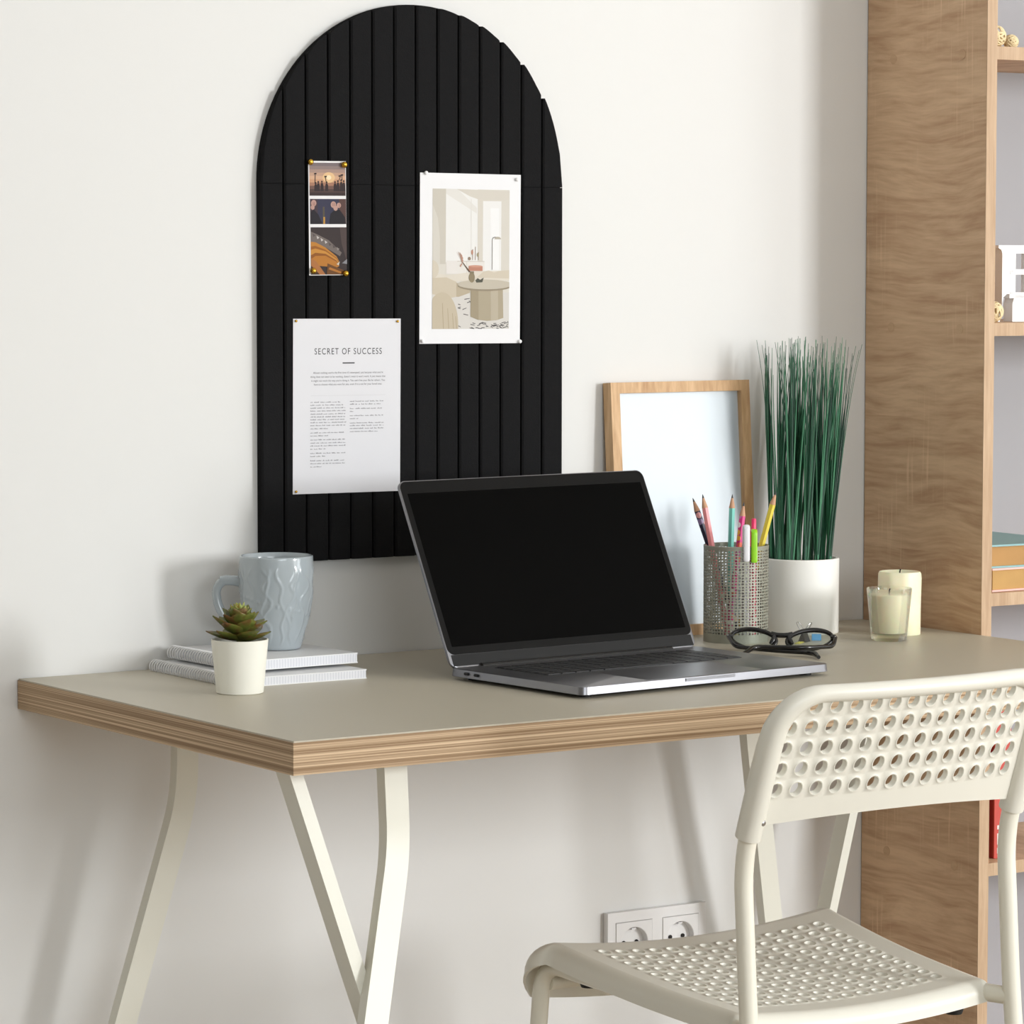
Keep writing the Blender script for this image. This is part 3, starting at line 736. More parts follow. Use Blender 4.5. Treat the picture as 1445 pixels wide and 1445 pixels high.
base = b.build('base', M_alu, lap, smooth=40)
for x, y in ((.02, .02), (LW-.02, .02), (.02, LD-.02), (LW-.02, LD-.02)):
    b = MB(); b.lathe([(0, 0), (.007, 0), (.007, .003), (0, .003)], LM @ Vector((x, y, 0)), 16); b.build('rubber_foot', M_port, lap)
KX0, KX1, KY0, KY1 = .038, .318, .103, .196
b = MB(); slab(b, rrect(KX0, KY0, KX1, KY1, .003), [(0, LT-.0002), (0, LT+.00025)], LM)
b.build('keyboard_well', M_port, lap, smooth=None)
b = MB(); rowsk = 6; colsk = 14; kw = (KX1-KX0-.003)/colsk; kh = (KY1-KY0-.003)/rowsk
for r in range(rowsk):
    for c in range(colsk):
        if r == 0 and 4 <= c <= 8:
            if c > 4: continue
            x0, x1 = KX0+.0015+c*kw, KX0+.0015+9*kw
        else: x0 = KX0+.0015+c*kw; x1 = x0+kw
        y0 = KY0+.0015+r*kh; y1 = y0+kh
        b.box((x0+.0012, y0+.0011, LT+.0002), (x1-.0012, y1-.0011, LT+.0011), M=LM)
b.build('keyboard', M_key, lap, smooth=None)
b = MB(); slab(b, rrect(.096, .006, .260, .097, .004), [(0, LT-.0002), (0, LT+.00012)], LM); b.build('trackpad', mat('trackpad glass', (132, 132, 136), .3, metal=.9), lap, smooth=None)
b = MB(); b.box((.143, -.0004, LT-.0042), (.213, .003, LT-.0011), M=LM); b.build('thumb_notch', M_alu, lap, smooth=None)
b = MB()
for y in (LD-.032, LD-.049): b.tube([LM @ Vector((.0, y-.0032, .0088)), LM @ Vector((.0, y+.0032, .0088))], .0016, 8)
b.build('port', M_port, lap)
# lid, leaning back about its hinge
tilt = rad(26.3); HM = LM @ Matrix.Translation((0, LD-.006, LT-.0015)) @ Matrix.Rotation(-tilt, 4, 'X')    # local x along the hinge, z up the lid, -y to the user
LL = .2225
b = MB(); HR = HM @ Matrix.Rotation(PI/2, 4, 'X')                    # outline in (x, z); its own z points to the user
slab(b, rrect(0, .0015, LW, LL, .0095), [(.003, -.0052), (0, -.0035), (0, -.0006), (.0004, -.0002)], HR)
lid = b.build('lid', M_alu, lap, smooth=40)
b = MB(); slab(b, rrect(.0012, .0165, LW-.0012, LL-.0012, .0085), [(0, -.0004), (0, .0002)], HR); bez = b.build('bezel', M_black, lap, smooth=None)
b = MB(); slab(b, rrect(.004, .0032, LW-.004, .0163, .001), [(0, -.0004), (0, .00022)], HR); b.build('chin', mat('dark grey chin', (46, 46, 46), .6, spec=.1), lid, smooth=None)
b = MB(); slab(b, rrect(.0085, .0255, LW-.0085, LL-.0155, .001), [(0, .0001), (0, .00045)], HR); b.build('screen', M_screen, lap, smooth=None)
b = MB(); b.tube([LM @ Vector((.04, LD-.0065, LT-.0012)), LM @ Vector((LW-.04, LD-.0065, LT-.0012))], .0042, 14); b.build('hinge', M_port, lap)

# ------------------------------------------------------------------ leaning picture frame
M_oak = wood('light oak frame', (182, 142, 100), (216, 180, 138), (40, 40, 5), .5)
M_matte = mat('white picture sheet', (216, 218, 224), .6)
FW, FH, FT = .2080, .3085, .016
lean = math.asin(.022/FH); fx0, fy0 = .7735, -.0405
FM = Matrix.Translation((fx0, fy0, DZ)) @ Matrix.Rotation(-lean, 4, 'X')
fr = thing('picture_frame', (fx0, fy0, DZ), 'light oak picture frame with a blank white sheet leaning on the wall behind the pens', 'picture frame')
bw = .0130
b = MB()
for pts in (((0,0),(FW,0),(FW-bw,bw),(bw,bw)), ((FW,0),(FW,FH),(FW-bw,FH-bw),(FW-bw,bw)), ((FW,FH),(0,FH),(bw,FH-bw),(FW-bw,FH-bw)), ((0,FH),(0,0),(bw,bw),(bw,FH-bw))):
    b.prism([(x, 0, z) for x, z in pts], (0, FT, 0), M=FM)
b.build('frame_moulding', M_oak, fr, smooth=None)
b = MB(); b.box((bw-.003, .0080, bw-.003), (FW-bw+.003, .0095, FH-bw+.003), M=FM); b.build('sheet', M_matte, fr, smooth=None)
b = MB(); b.box((bw-.002, .0050, bw-.002), (FW-bw+.002, .0066, FH-bw+.002), M=FM); b.build('glazing', pane('picture glass', rough=.4), fr, smooth=None)
b = MB(); b.box((bw-.004, .0100, bw-.004), (FW-bw+.004, .0130, FH-bw+.004), M=FM); b.build('backing_board', mat('fibre board', (120, 92, 66), .9), fr, smooth=None)

# ------------------------------------------------------------------ perforated pen cup
M_cup = mat('sage grey painted metal', (148, 148, 135), .45, metal=.2)
cc = Vector((.887, -.1188, DZ)); CR, CH = .0388, .1155
cup = thing('pen_cup', cc, 'sage grey perforated metal cup holding pencils and pens', 'pen cup')
b = MB(); NU, NV = 58, 29; z0, z1 = .010, CH-.0045
def cupP(u, v):
    a = 2*PI*u/NU; d = Vector((cos(a), sin(a), 0)); return cc + d*CR + Vector((0, 0, z0+(z1-z0)*v/NV)), d
hr = random.Random(5)
b.perf(NU, NV, cupP, lambda i, j: hr.uniform(.28, .41) if hr.random() > .02 else None, .0008, K=8, jit=.09, closed_u=True)
b.lathe([(CR-.0009, z0), (CR-.0009, .0012), (0, .0012), (0, 0), (CR, 0), (CR, z0)], cc, NU)
b.lathe([(CR, z1), (CR+.0003, CH-.0008), (CR-.0003, CH), (CR-.0010, CH-.0008), (CR-.0009, z1)], cc, NU)
b.build('cup_wall', M_cup, cup, smooth=30)

def CP(r, d, z): return cc + VIEW_R*r + VIEW_F*d + Vector((0, 0, z))
M_lead = mat('graphite', (60, 58, 60), .5); M_tipwood = mat('sharpened cedar', (206, 160, 128), .7, noise=(200, .12))
def dotted(name, base, dots, scale):
    m = bpy.data.materials.new(name); m.use_nodes = True
    nt = m.node_tree; N = nt.nodes; L = nt.links; b = N['Principled BSDF']
    tc = N.new('ShaderNodeTexCoord'); vo = N.new('ShaderNodeTexVoronoi'); vo.inputs['Scale'].default_value = scale; vo.inputs['Randomness'].default_value = .45
    L.new(tc.outputs['Object'], vo.inputs['Vector'])
    cr = N.new('ShaderNodeValToRGB'); cr.color_ramp.interpolation = 'CONSTANT'
    e = cr.color_ramp.elements; e[0].position = 0; e[0].color = (1,1,1,1); e[1].position = .40; e[1].color = (0,0,0,1)
    L.new(vo.outputs['Distance'], cr.inputs[0])
    sp = N.new('ShaderNodeSeparateColor'); L.new(vo.outputs['Color'], sp.inputs[0])
    c2 = N.new('ShaderNodeValToRGB'); c2.color_ramp.interpolation = 'CONSTANT'
    for i, c in enumerate(dots):
        el = c2.color_ramp.elements[i] if i < 2 else c2.color_ramp.elements.new(i/len(dots))
        el.position = i/len(dots); el.color = lin(c)
    L.new(sp.outputs[0], c2.inputs[0])
    mx = N.new('ShaderNodeMix'); mx.data_type = 'RGBA'; mx.inputs[6].default_value = lin(base)
    L.new(cr.outputs[0], mx.inputs[0]); L.new(c2.outputs[0], mx.inputs[7]); L.new(mx.outputs[2], b.inputs['Base Color']); b.inputs['Roughness'].default_value = .4
    return m
def pencil(tip, bot, m, label, r=.0039):
    t, q = CP(*tip), CP(*bot); d = (t-q).normalized(); t0 = t - d*.0165
    o = thing('pencil', q, label, 'pencil', 'pencils standing in the perforated cup')
    b = MB(); b.tube([q, t0], r, 6); b.build('barrel', m, o, smooth=20)
    b = MB(); b.tube([t0, t - d*.0045], [r*.96, r*.34], 12); sp = b.build('sharpened_tip', M_tipwood, o)
    b = MB(); b.tube([t - d*.0046, t], [r*.34, .00025], 10); b.build('lead', M_lead, sp)
    return o
pencil((-.0520, .003, .1708), (.0055, .008, .0055), dotted('navy dotted paint', (44, 44, 70), [(236, 170, 170), (222, 206, 160), (232, 232, 236), (150, 130, 170)], 105), 'navy pencil with pale dots leaning left out of the perforated cup')
pencil((-.0408, -.006, .1759), (-.010, -.012, .0045), mat('salmon pink paint', (236, 150, 152), .35), 'salmon pink pencil leaning left out of the cup, beside the navy dotted one')
pencil((-.0036, .020, .1742), (-.0075, .026, .0045), mat('mint paint', (126, 212, 198), .35), 'mint green pencil standing upright in the perforated cup')
pencil((.0091, .002, .1658), (-.009, -.002, .0045), dotted('magenta patterned paint', (222, 64, 138), [(246, 190, 70), (250, 240, 240), (200, 120, 180), (240, 120, 90)], 120), 'magenta patterned pencil standing behind the white pen clip')
pencil((.048, .010, .1785), (.002, .008, .0045), mat('lemon yellow paint', (222, 204, 74), .35), 'yellow pencil leaning right out of the perforated cup')
def clip_pen(r, d_in, d_clip, top, clip_z, body_m, clip_m, label, button=None, low=None):
    q = CP(r, d_in, .0045)
    o = thing('pen', q, label, 'pen', 'pens clipped to the rim of the cup')
    b = MB(); b.tube([q, CP(r, d_in, .012), CP(r, d_in, top-.002), CP(r, d_in, top)], [.0018, .0046, .0046, .0040], 16); b.build('barrel', body_m, o)
    b = MB(); za, zb_ = clip_z; w = .0074
    for t in (0,):
        path = [CP(r, d_in-.002, zb_-.003), CP(r, (d_in+d_clip)/2, zb_-.0012), CP(r, d_clip, zb_-.004), CP(r, d_clip, (za+zb_)/2), CP(r, d_clip, za+.002), CP(r, d_clip+.0006, za)]
        b.tube(fillet(path, .002, 4), [.75] + [1]*(len(fillet(path, .002, 4))-4) + [.96, .80, .45], 14, ell=(w, .0026), up=VIEW_R)
    b.build('clip', clip_m, o, smooth=40)
    if button: b = MB(); b.tube([CP(r, d_in, top-.001), CP(r, d_in, top+.0115), CP(r, d_in, top+.0125)], [.0029, .0029, .0022], 14); b.build('push_button', button, o)
    return o
clip_pen(.0098, -.0315, -.0413, .1405, (.0985, .1425), mat('white pen body', (232, 228, 234), .3), mat('white pen clip', (236, 236, 240), .3), 'white pen with a broad white clip hooked over the cup rim')
clip_pen(.0190, -.0270, -.0378, .1360, (.0968, .1370), mat('pink pen body', (232, 96, 118), .3), mat('lime green clip', (150, 216, 42), .3), 'pink pen with a lime green clip and pink button hooked over the cup rim', button=mat('hot pink button', (236, 58, 108), .3))

# ------------------------------------------------------------------ eyeglasses
M_acet = mat('black acetate', (16, 15, 15), .22, spec=.6)
ga = math.atan2(-.082, .097); gd = Vector((cos(ga), sin(ga), 0)); gn = Vector((sin(ga), -cos(ga), 0))     # gn points to the viewer's side
gc = Vector((.8625, -.2395, DZ+.0135)); gt = rad(40)                                                 # lens plane leans away from the viewer
gu = Vector((0, 0, 1))*cos(gt) - gn*sin(gt)                                                          # up along the lens
gl = thing('eyeglasses', (gc.x, gc.y, DZ), 'folded black framed eyeglasses lying on the desk in front of the pen cup', 'eyeglasses')
def lens_pts(side, grow=0.0, n=36):
    o = []
    for k in range(n):
        a = 2*PI*k/n; x = (.0258+grow)*cos(a)*(1 + .03*cos(2*a)); y = (.0136+grow)*sin(a)
        y += .0026*cos(a)*side                                    # outer corner lifts
        bow = -gn*(.0042*((x*side+.034)/.06)**2)
        o.append(gc + gd*(side*.0325 + x) + gu*y + bow)
    return o
b = MB()
for sd in (-1, 1):
    ps = lens_pts(sd); b.tube(ps, [.0021+.0008*max(0, sin(2*PI*k/36)) for k in range(36)], 10, closed=True)
b.tube(fillet([gc+gd*-.0125+gu*.0080, gc+gd*-.005+gu*.0060, gc+gd*.005+gu*.0060, gc+gd*.0125+gu*.0080], .003, 4), .0030, 10)
for sd in (-1, 1): b.tube(fillet([gc+gd*sd*.0085+gu*.0060, gc+gd*sd*.0090+gu*.0010+gn*.0015, gc+gd*sd*.0125+gu*-.0060], .003, 4), [.0028]*6 + [.0022], 10)
for sd in (-1, 1):
    b.tube([gc+gd*sd*.0575+gu*.0040, gc+gd*sd*.0622+gu*.0045+gn*.002], [.0032, .0034], 10)
b.build('front_frame', M_acet, gl, smooth=60)
for sd in (-1, 1):
    b = MB(); ps = lens_pts(sd, -.0006); n = len(ps); m0 = sum(ps, Vector())/n; nn = gd.cross(gu)
    vs = [m0 + nn*.0006] + [p + nn*.0006 for p in ps] + [m0 - nn*.0006] + [p - nn*.0006 for p in ps]
    fs = [(0, 1+k, 1+(k+1) % n) for k in range(n)] + [(n+1, n+2+(k+1) % n, n+2+k) for k in range(n)] + [(1+k, 1+(k+1) % n, n+2+(k+1) % n, n+2+k) for k in range(n)]
    b.add(vs, fs); b.build('lens', pane('spectacle lens', (238, 242, 240), 1.5), gl, smooth=None)
def W3(x, y, z): return Vector((x, y, DZ+z))
for sd, pts, tip in ((-1, [W3(.8085, -.2215, .0070), W3(.8300, -.2730, .0055), W3(.8560, -.3080, .0050)], W3(.8400, -.3370, .0036)),
                     (1, [W3(.8985, -.2900, .0080), W3(.8500, -.2990, .0105), W3(.8140, -.2500, .0090)], W3(.7800, -.2720, .0036))):
    h = gc + gd*sd*.0622 + gu*.0045 + gn*.002
    path = fillet([h] + pts + [tip], [.008, .016, .012], 5); n = len(path)
    b = MB(); b.tube(path, [.0026]*(n-7) + [.0027, .0029, .0031, .0032, .0032, .0030, .0022], 10)
    tm = b.build('temple', M_acet, gl, smooth=60)
    b = MB(); b.sphere(h + gn*.0026 + gu*.001, .0012); b.build('hinge', M_steel, tm)

# ------------------------------------------------------------------ little clips behind the glasses
def binder(c, ang, s, m, name, label, handles=True):
    M = zrot(ang, c) @ Matrix.Scale(s, 4)
    o = thing(name, c, label, 'clip', 'clips behind the eyeglasses')
    b = MB(); b.prism([(-.009, -.0062, .0004), (-.009, .0062, .0004), (-.009, .0012, .0125), (-.009, -.0012, .0125)], (.018, 0, 0), M=M)
    b.build('clip_body', m, o, smooth=None)
    if handles:
        for sd in (-1, 1):
            pts = [(-.0035, sd*.0008, .0118), (-.0062, sd*.0042, .0185), (-.0066, sd*.0080, .0245), (-.0030, sd*.0108, .0285), (.0030, sd*.0108, .0285), (.0066, sd*.0080, .0245), (.0062, sd*.0042, .0185), (.0035, sd*.0008, .0118)]
            b = MB(); b.tube(fillet([M @ Vector(p) for p in pts], .002*s, 3), .0006*s, 8); b.build('wire_handle', M_steel, o)
    return o
binder(W3(.9475, -.1740, 0), rad(30), .82, mat('black clip steel', (48, 44, 42), .35, metal=.5), 'binder_clip', 'small black binder clip with silver wire handles behind the right lens')
binder(W3(.9700, -.1690, 0), rad(-35), .62, mat('sky blue clip', (84, 160, 214), .35), 'binder_clip', 'small sky blue clip behind the right lens of the eyeglasses', False)
def paper_clip(c, ang, m, label):
    M = zrot(ang, c) @ Matrix.Scale(.95, 4)
    pts = [(-.012, -.003, .0007), (.010, -.003, .0007), (.013, 0, .0007), (.010, .003, .0007), (-.010, .003, .0007), (-.0125, .0006, .0007), (-.010, -.0016, .0013), (.007, -.0016, .0013)]
    b = MB(); b.tube(fillet([M @ Vector(p) for p in pts], .0022, 4), .0006, 8)
    return tag(b.build('paper_clip', m, at=c), label, 'clip', 'clips behind the eyeglasses')
paper_clip(W3(.9330, -.1830, 0), rad(35), mat('yellow coated wire', (214, 204, 84), .35), 'yellow paper clip lying beside the black binder clip')

# ------------------------------------------------------------------ planter with artificial grass
M_plw = mat('matt white ceramic', (240, 239, 234), .5); M_peb = mat('brown pebbles', (150, 112, 82), .8, noise=(80, .5))
M_gr = mat('dark green blade', (44, 104, 74), .36, noise=(40, .35)); M_gr2 = mat('mid green blade', (70, 136, 100), .36, noise=(40, .25)); M_gr3 = mat('deep green blade', (26, 66, 50), .36)
qc = Vector((1.0152, -.0795, DZ)); QR, QH = .0475, .0915
pl = thing('grass_planter', qc, 'tall dark green artificial grass in a white round pot beside the bookcase', 'plant')
b = MB(); b.lathe([(0, .001), (.0455, .001), (.0468, 0), (QR, .0010), (QR, QH-.001), (QR-.0008, QH), (QR-.0040, QH), (QR-.0046, QH-.001), (QR-.0046, QH-.014), (0, QH-.014)], qc, 72); b.build('pot', M_plw, pl)
b = MB(); gr = random.Random(21)
b.lathe([(0, QH-.010), (QR-.006, QH-.010), (QR-.006, QH-.013), (0, QH-.013)], qc, 40)
for k in range(120):
    a = gr.uniform(0, 2*PI); r = (QR-.009)*math.sqrt(gr.random()); b.sphere(qc + Vector((r*cos(a), r*sin(a), QH-.0085+gr.uniform(-.001, .0015))), gr.uniform(.0026, .0046), seg=8, rings=5, sc=(1, 1, .7))
b.build('pebbles', M_peb, pl, smooth=80)
b = MB()
stalks = [(-.0345, .004), (-.0270, -.010), (-.0185, .012), (-.0130, -.018), (-.0020, .002), (.0045, -.016), (.0130, .014), (.0185, -.010), (.0265, .006), (.0335, -.006), (-.006, .024)]
def blade(base, tip, w, mi, bend):
    n = 9; pts = []; rs = []
    for i in range(n+1):
        t = i/n; p = base.lerp(tip, t); p = p + bend*(t*t*(1-t)*2.2) ; pts.append(p)
        rs.append(max(.00028, w*(1 - t**1.1*.88)))
    b.tube(pts, rs, 5, mi)
for sx, sdp in stalks:
    lean_ = gr.uniform(-.008, .008)
    for k in range(18):
        base = qc + VIEW_R*(sx+gr.uniform(-.0024, .0024)) + VIEW_F*(sdp+gr.uniform(-.0024, .0024)) + Vector((0, 0, QH-.012))
        tx = .008 + lean_ + sx*1.30 + gr.gauss(0, .0095); td = sdp*1.3 + gr.gauss(0, .010)
        tx = max(-.044, min(.074, tx))
        tip = qc + VIEW_R*tx + VIEW_F*td + Vector((0, 0, gr.uniform(.315, .362)))
        blade(base, tip, gr.uniform(.0012, .0021), gr.choice((0, 0, 1, 1, 2)), Vector((gr.uniform(-.006, .006), gr.uniform(-.006, .006), 0)))
for tipx, tz, bx in ((-.0550, .357, -.030), (-.0485, .351, -.026), (.0735, .352, .034), (.070, .345, .034), (.066, .35, .033)):
    blade(qc + VIEW_R*bx + Vector((0, 0, QH-.012)), qc + VIEW_R*tipx + Vector((0, 0, tz)), .0011, 0, -VIEW_R*.012*(1 if tipx > 0 else -1))
b.build('grass_blades', [M_gr, M_gr2, M_gr3], pl, smooth=60)

# ------------------------------------------------------------------ candles
M_wax = mat('ivory wax', (246, 238, 206), .45, sss=.35); M_wick = mat('charred wick', (40, 34, 30), .9)
vc = Vector((1.045, -.2137, DZ))
cg = thing('glass_candle', vc, 'ivory candle in a small clear tapered glass on the right of the desk', 'candle')
b = MB(); b.lathe([(0, 0), (.0205, 0), (.0214, .0012), (.0272, .0622), (.0271, .0630), (.0262, .0630), (.0254, .0600), (.0206, .0098), (.0195, .0085), (0, .0082)], vc, 56); b.build('glass_holder', clear_tumbler('candle glass'), cg, smooth=40)
b = MB(); b.lathe([(0, .0088), (.0190, .0088), (.0200, .0100), (.0222, .0535), (.0215, .0552), (.019, .0556), (0, .0550)], vc, 48); b.build('wax', M_wax, cg, smooth=60)
b = MB(); b.tube([vc+Vector((0,0,.0545)), vc+Vector((.0005,0,.0600)), vc+Vector((.0015,.0005,.0618))], .0008, 8); b.build('wick', M_wick, cg)
kc = Vector((1.0994, -.1673, DZ))
pcn = thing('pillar_candle', kc, 'plain ivory pillar candle standing behind the candle in the glass', 'candle')
def wob(a, z, r): return (.0005*sin(3*a+z*60) + .0004*sin(7*a+2)) * (1 if r > .01 else 0) - (.0022*max(0, cos(a-3.6))**6 if z > .07 and r > .02 else 0)
b = MB(); b.lathe([(0, 0), (.0255, 0), (.0263, .0008), (.0262, .03), (.0262, .068), (.0258, .0742), (.0245, .0768), (.0225, .0762), (.0200, .0738), (.006, .0722), (0, .0722)], kc, 64, fn=wob); b.build('wax', M_wax, pcn, smooth=60)
b = MB(); b.tube([kc+Vector((0,0,.0718)), kc+Vector((.0006,0,.0770)), kc+Vector((.0022,.001,.0790))], .0009, 8); b.build('wick', M_wick, pcn)

# ------------------------------------------------------------------ bookcase
SX, SD, ST, SW = 1.1785, .2277, .0158, .62
M_son = wood('sonoma oak foil', (180, 144, 112), (214, 182, 148), (9, 3.2, 30), .55, scratch=(3, 230, 9), dist=1.6, detail=10, bands=.165)
M_edge = wood('pale oak edge band', (174, 144, 114), (196, 168, 138), (60, 60, 4), .5)
shelf_t = [1.0405, .7115, .3785, .0495, -.2825, -.615]
bc = thing('bookcase', (SX, -.002, 0), 'tall open oak bookcase at the right end of the desk', 'bookcase')
def panel(name, lo, hi, edge_lo, edge_hi):
    b = MB(); b.box(lo, hi, 0); b.box(edge_lo, edge_hi, 1); return b.build(name, [M_son, M_edge], bc, smooth=None)
zt = DZ + shelf_t[0]; zb0 = .0
sidep = panel('side_panel', (SX, -SD+.0008, zb0), (SX+ST, -.002, zt), (SX, -SD, zb0), (SX+ST, -SD+.0009, zt))
panel('side_panel', (SX+SW-ST, -SD+.0008, zb0), (SX+SW, -.002, zt), (SX+SW-ST, -SD, zb0), (SX+SW, -SD+.0009, zt))
for t in shelf_t:
    z = DZ + t; x0, x1 = (SX+ST, SX+SW-ST) if t != shelf_t[0] else (SX, SX+SW)
    off = 0 if t != shelf_t[0] else ST
    panel('shelf', (x0, -SD+.0008, z-ST+off), (x1, -.002, z+off), (x0, -SD, z-ST+off), (x1, -SD+.0009, z+off))
b = MB(); b.box((SX+ST, -SD+.02, .0), (SX+SW-ST, -SD+.036, DZ+shelf_t[-1]-ST)); b.build('plinth', M_son, bc, smooth=None)
b = MB(); b.box((SX+ST-.002, -.0075, .06), (SX+SW-ST+.002, -.0022, zt-.004)); b.build('shade_backing', mat('pale grey shade backing', (164, 164, 168), .7, spec=.2), bc, smooth=None)  # added backing; its grey stands in for shade inside the shelves
M_cap = wood('cap foil', (182, 147, 115), (208, 177, 143), (9, 3.0, 26), .6)
for t in (.7036, .3706, -.2904):
    for y in (-.052, -.182):
        b = MB(); b.lathe([(0, 0), (.0056, 0), (.0062, .0001), (.0062, .0006), (0, .0007)], M=Matrix.Translation((SX+.0002, y, DZ+t)) @ Matrix.Rotation(-PI/2, 4, 'Y'), seg=24)
        b.build('screw_cap', M_cap, sidep)

# things on the shelves
M_rat = mat('natural rattan', (232, 214, 172), .7)
def rattan(c, r, label, seed):
    rg = random.Random(seed); b = MB(); c = Vector(c)
    for k in range(15):
        ax = Vector((rg.gauss(0,1), rg.gauss(0,1), rg.gauss(0,1))).normalized(); u = ax.orthogonal().normalized(); w = ax.cross(u)
        off = rg.uniform(-.45, .45)*r; rr_ = math.sqrt(r*r-off*off)-.0012
        b.tube([c + ax*off + u*rr_*cos(2*PI*q/28) + w*rr_*sin(2*PI*q/28) for q in range(28)], .0012, 6, closed=True)
    return tag(b.build('rattan_ball', M_rat, at=c, smooth=60), label, 'ornament', 'woven rattan balls')
sz = lambda i: DZ + shelf_t[i]
rattan((1.2185, -.195, sz(1)+.0142), .0142, 'small woven rattan ball on the highest shelf in view', 2)
rattan((1.2160, -.200, sz(2)+.0132), .0132, 'small woven rattan ball beside the white letter ornament', 3)
rattan((1.2580, -.180, sz(1)+.0095), .0095, 'tiny woven rattan ball at the picture edge, right on the highest shelf', 4)
M_wht = mat('white lacquered board', (236, 236, 236), .35)
oz = sz(2) + .0003; oc = Vector((1.262, -.178, oz))
b = MB(); OM = Matrix.Translation(oc) @ Matrix.Rotation(rad(-8), 4, 'Z')
def op(pts): b.prism([(x, 0, z) for x, z in pts], (0, .020, 0), M=OM)
arcp = [(-.0085 + .0115*cos(PI/2 + PI/2*k/8), .000 + .030*sin(PI/2 + PI/2*k/8)) for k in range(9)]
op([(-.0165, .094), (-.0165, .0905), (-.0128, .0885), (-.0110, .084), (.034, .084), (.034, .094)])
op([(-.0110, .0842), (-.0110, .014), (-.0165, .004), (-.0165, .0), (-.0140, .0), (-.0090, .030), (-.004, .034), (.0085, .034), (.0085, .0842)])
op([(0, .058), (.034, .058), (.034, .0645), (0, .0645)])
op([(0, .029), (.034, .029), (.034, .036), (0, .036)])
op([(.030, .0642), (.034, .0642), (.034, .0842), (.030, .0842)]); op([(.030, .0358), (.034, .0358), (.034, .0582), (.030, .0582)])
op([(.0045, .0), (.034, .0), (.034, .0292), (.0085, .0345), (.0045, .022)])
orn = tag(b.build('letter_ornament', M_wht, at=oc, smooth=None), 'white cut-out letter ornament with a serif at the edge of the middle shelf', 'ornament')
# books
def book_flat(c, ang, w, d, t, m, mp, label, z, lip=.0035):
    M = zrot(ang, (c[0], c[1], z)); o = thing('book', (c[0], c[1], z), label, 'book', 'books on the bookcase')
    b = MB(); b.box((0, 0, 0), (w, d, .0022), M=M); b.box((0, 0, t-.0022), (w, d, t), M=M); b.box((0, d-.0022, .0020), (w, d, t-.0020), M=M)
    b.build('cover', m, o, smooth=None)
    b = MB(); b.box((lip, lip, .0022), (w-lip, d-.0024, t-.0022), M=M); b.build('page_block', mp, o, smooth=None)
    return o
M_pgs = mat('tan page edges', (190, 146, 92), .85, noise=(30, .2)); M_pgs2 = mat('yellowed page edges', (198, 158, 98), .85, noise=(30, .25))
z3 = sz(3) + .0004
book_flat((1.2040, -.2180), rad(1.5), .150, .185, .0285, mat('pale pink cover', (232, 186, 178), .5), M_pgs2, 'pink covered book lying under the teal book on the shelf', z3)
book_flat((1.2050, -.2130), rad(-2.5), .140, .180, .0285, mat('dusty teal cover', (136, 178, 180), .5), M_pgs, 'dusty teal book lying on top of the pink one on the shelf', z3+.0286)
z4 = sz(4) + .0004
rb = thing('book', (1.210, -.20, z4), 'red book with white lettering standing on the shelf behind the chair', 'book', 'books on the bookcase')
M_red = mat('dark red cover', (150, 30, 28), .45); M_spn = mat('red spine', (192, 70, 58), .5); M_wl = mat('white lettering', (236, 226, 220), .5)
b = MB(); b.box((1.2217, -.2040, z4), (1.2239, -.06, z4+.205)); b.box((1.2452, -.2040, z4), (1.2474, -.06, z4+.205)); b.build('cover', M_red, rb, smooth=None)
b = MB(); b.box((1.2215, -.2065, z4), (1.2476, -.2040, z4+.205), 0)
for za, zc in ((.006, .013), (.017, .031), (.036, .041)): b.box((1.2262, -.2068, z4+za), (1.2450, -.2060, z4+zc), 1)
b.build('spine', [M_spn, M_wl], rb, smooth=None)
b = MB(); b.box((1.2239, -.2038, z4+.003), (1.2452, -.063, z4+.202)); b.build('page_block', M_pgs, rb, smooth=None)

# ------------------------------------------------------------------ chair
M_ch = mat('cream white plastic', (221, 219, 208), .32, spec=.4); M_chf = mat('cream white tube', (226, 223, 209), .30, spec=.5)
XL, XR, XC = .3865, .7205, .5535; YK, ZK, LEAN = -.792, -.122, .345
ch = thing('chair', (XC, -.63, 0), 'cream white stackable chair with a perforated back and seat, pushed up to the desk', 'chair')
def py(z): return YK - (z-ZK)*LEAN
def bowy(x): return -.020*max(0, 1-((x-XC)/.164)**2)
b = MB()
ZB, ZTOP = -.0985, .0435
# padded rim: up one post, over the top, down the other
path = [W3(XL, py(ZB), ZB), W3(XL, py(-.045), -.045), W3(XL+.001, py(-.008), -.008)]
path += [W3(XL+.002+.044-.044*cos(a), py(ZTOP-.043+.043*sin(a)) + bowy(XL+.002+.044-.044*cos(a)), ZTOP-.043+.043*sin(a)) for a in [PI/2*k/8 for k in range(1, 9)]]
path += [W3(x, py(ZTOP)+bowy(x), ZTOP) for x in [XL+.05 + (XR-XL-.10)*k/18 for k in range(1, 18)]]
path += [W3(XL+XR-p.x, p.y, p.z-DZ) for p in path[:11][::-1]]
nP = len(path)
b.tube(path, [.0128, .0128, .0126] + [.0126-.0040*k/8 for k in range(1, 9)] + [.0086]*(nP-22) + [.0126-.0040*k/8 for k in range(8, 0, -1)] + [.0126, .0128, .0128], 16)
cols, rows = 14, 5; pu = .0221; pvz = .0206
zr0 = -.0620                                   # lower edge of the lowest row of cells
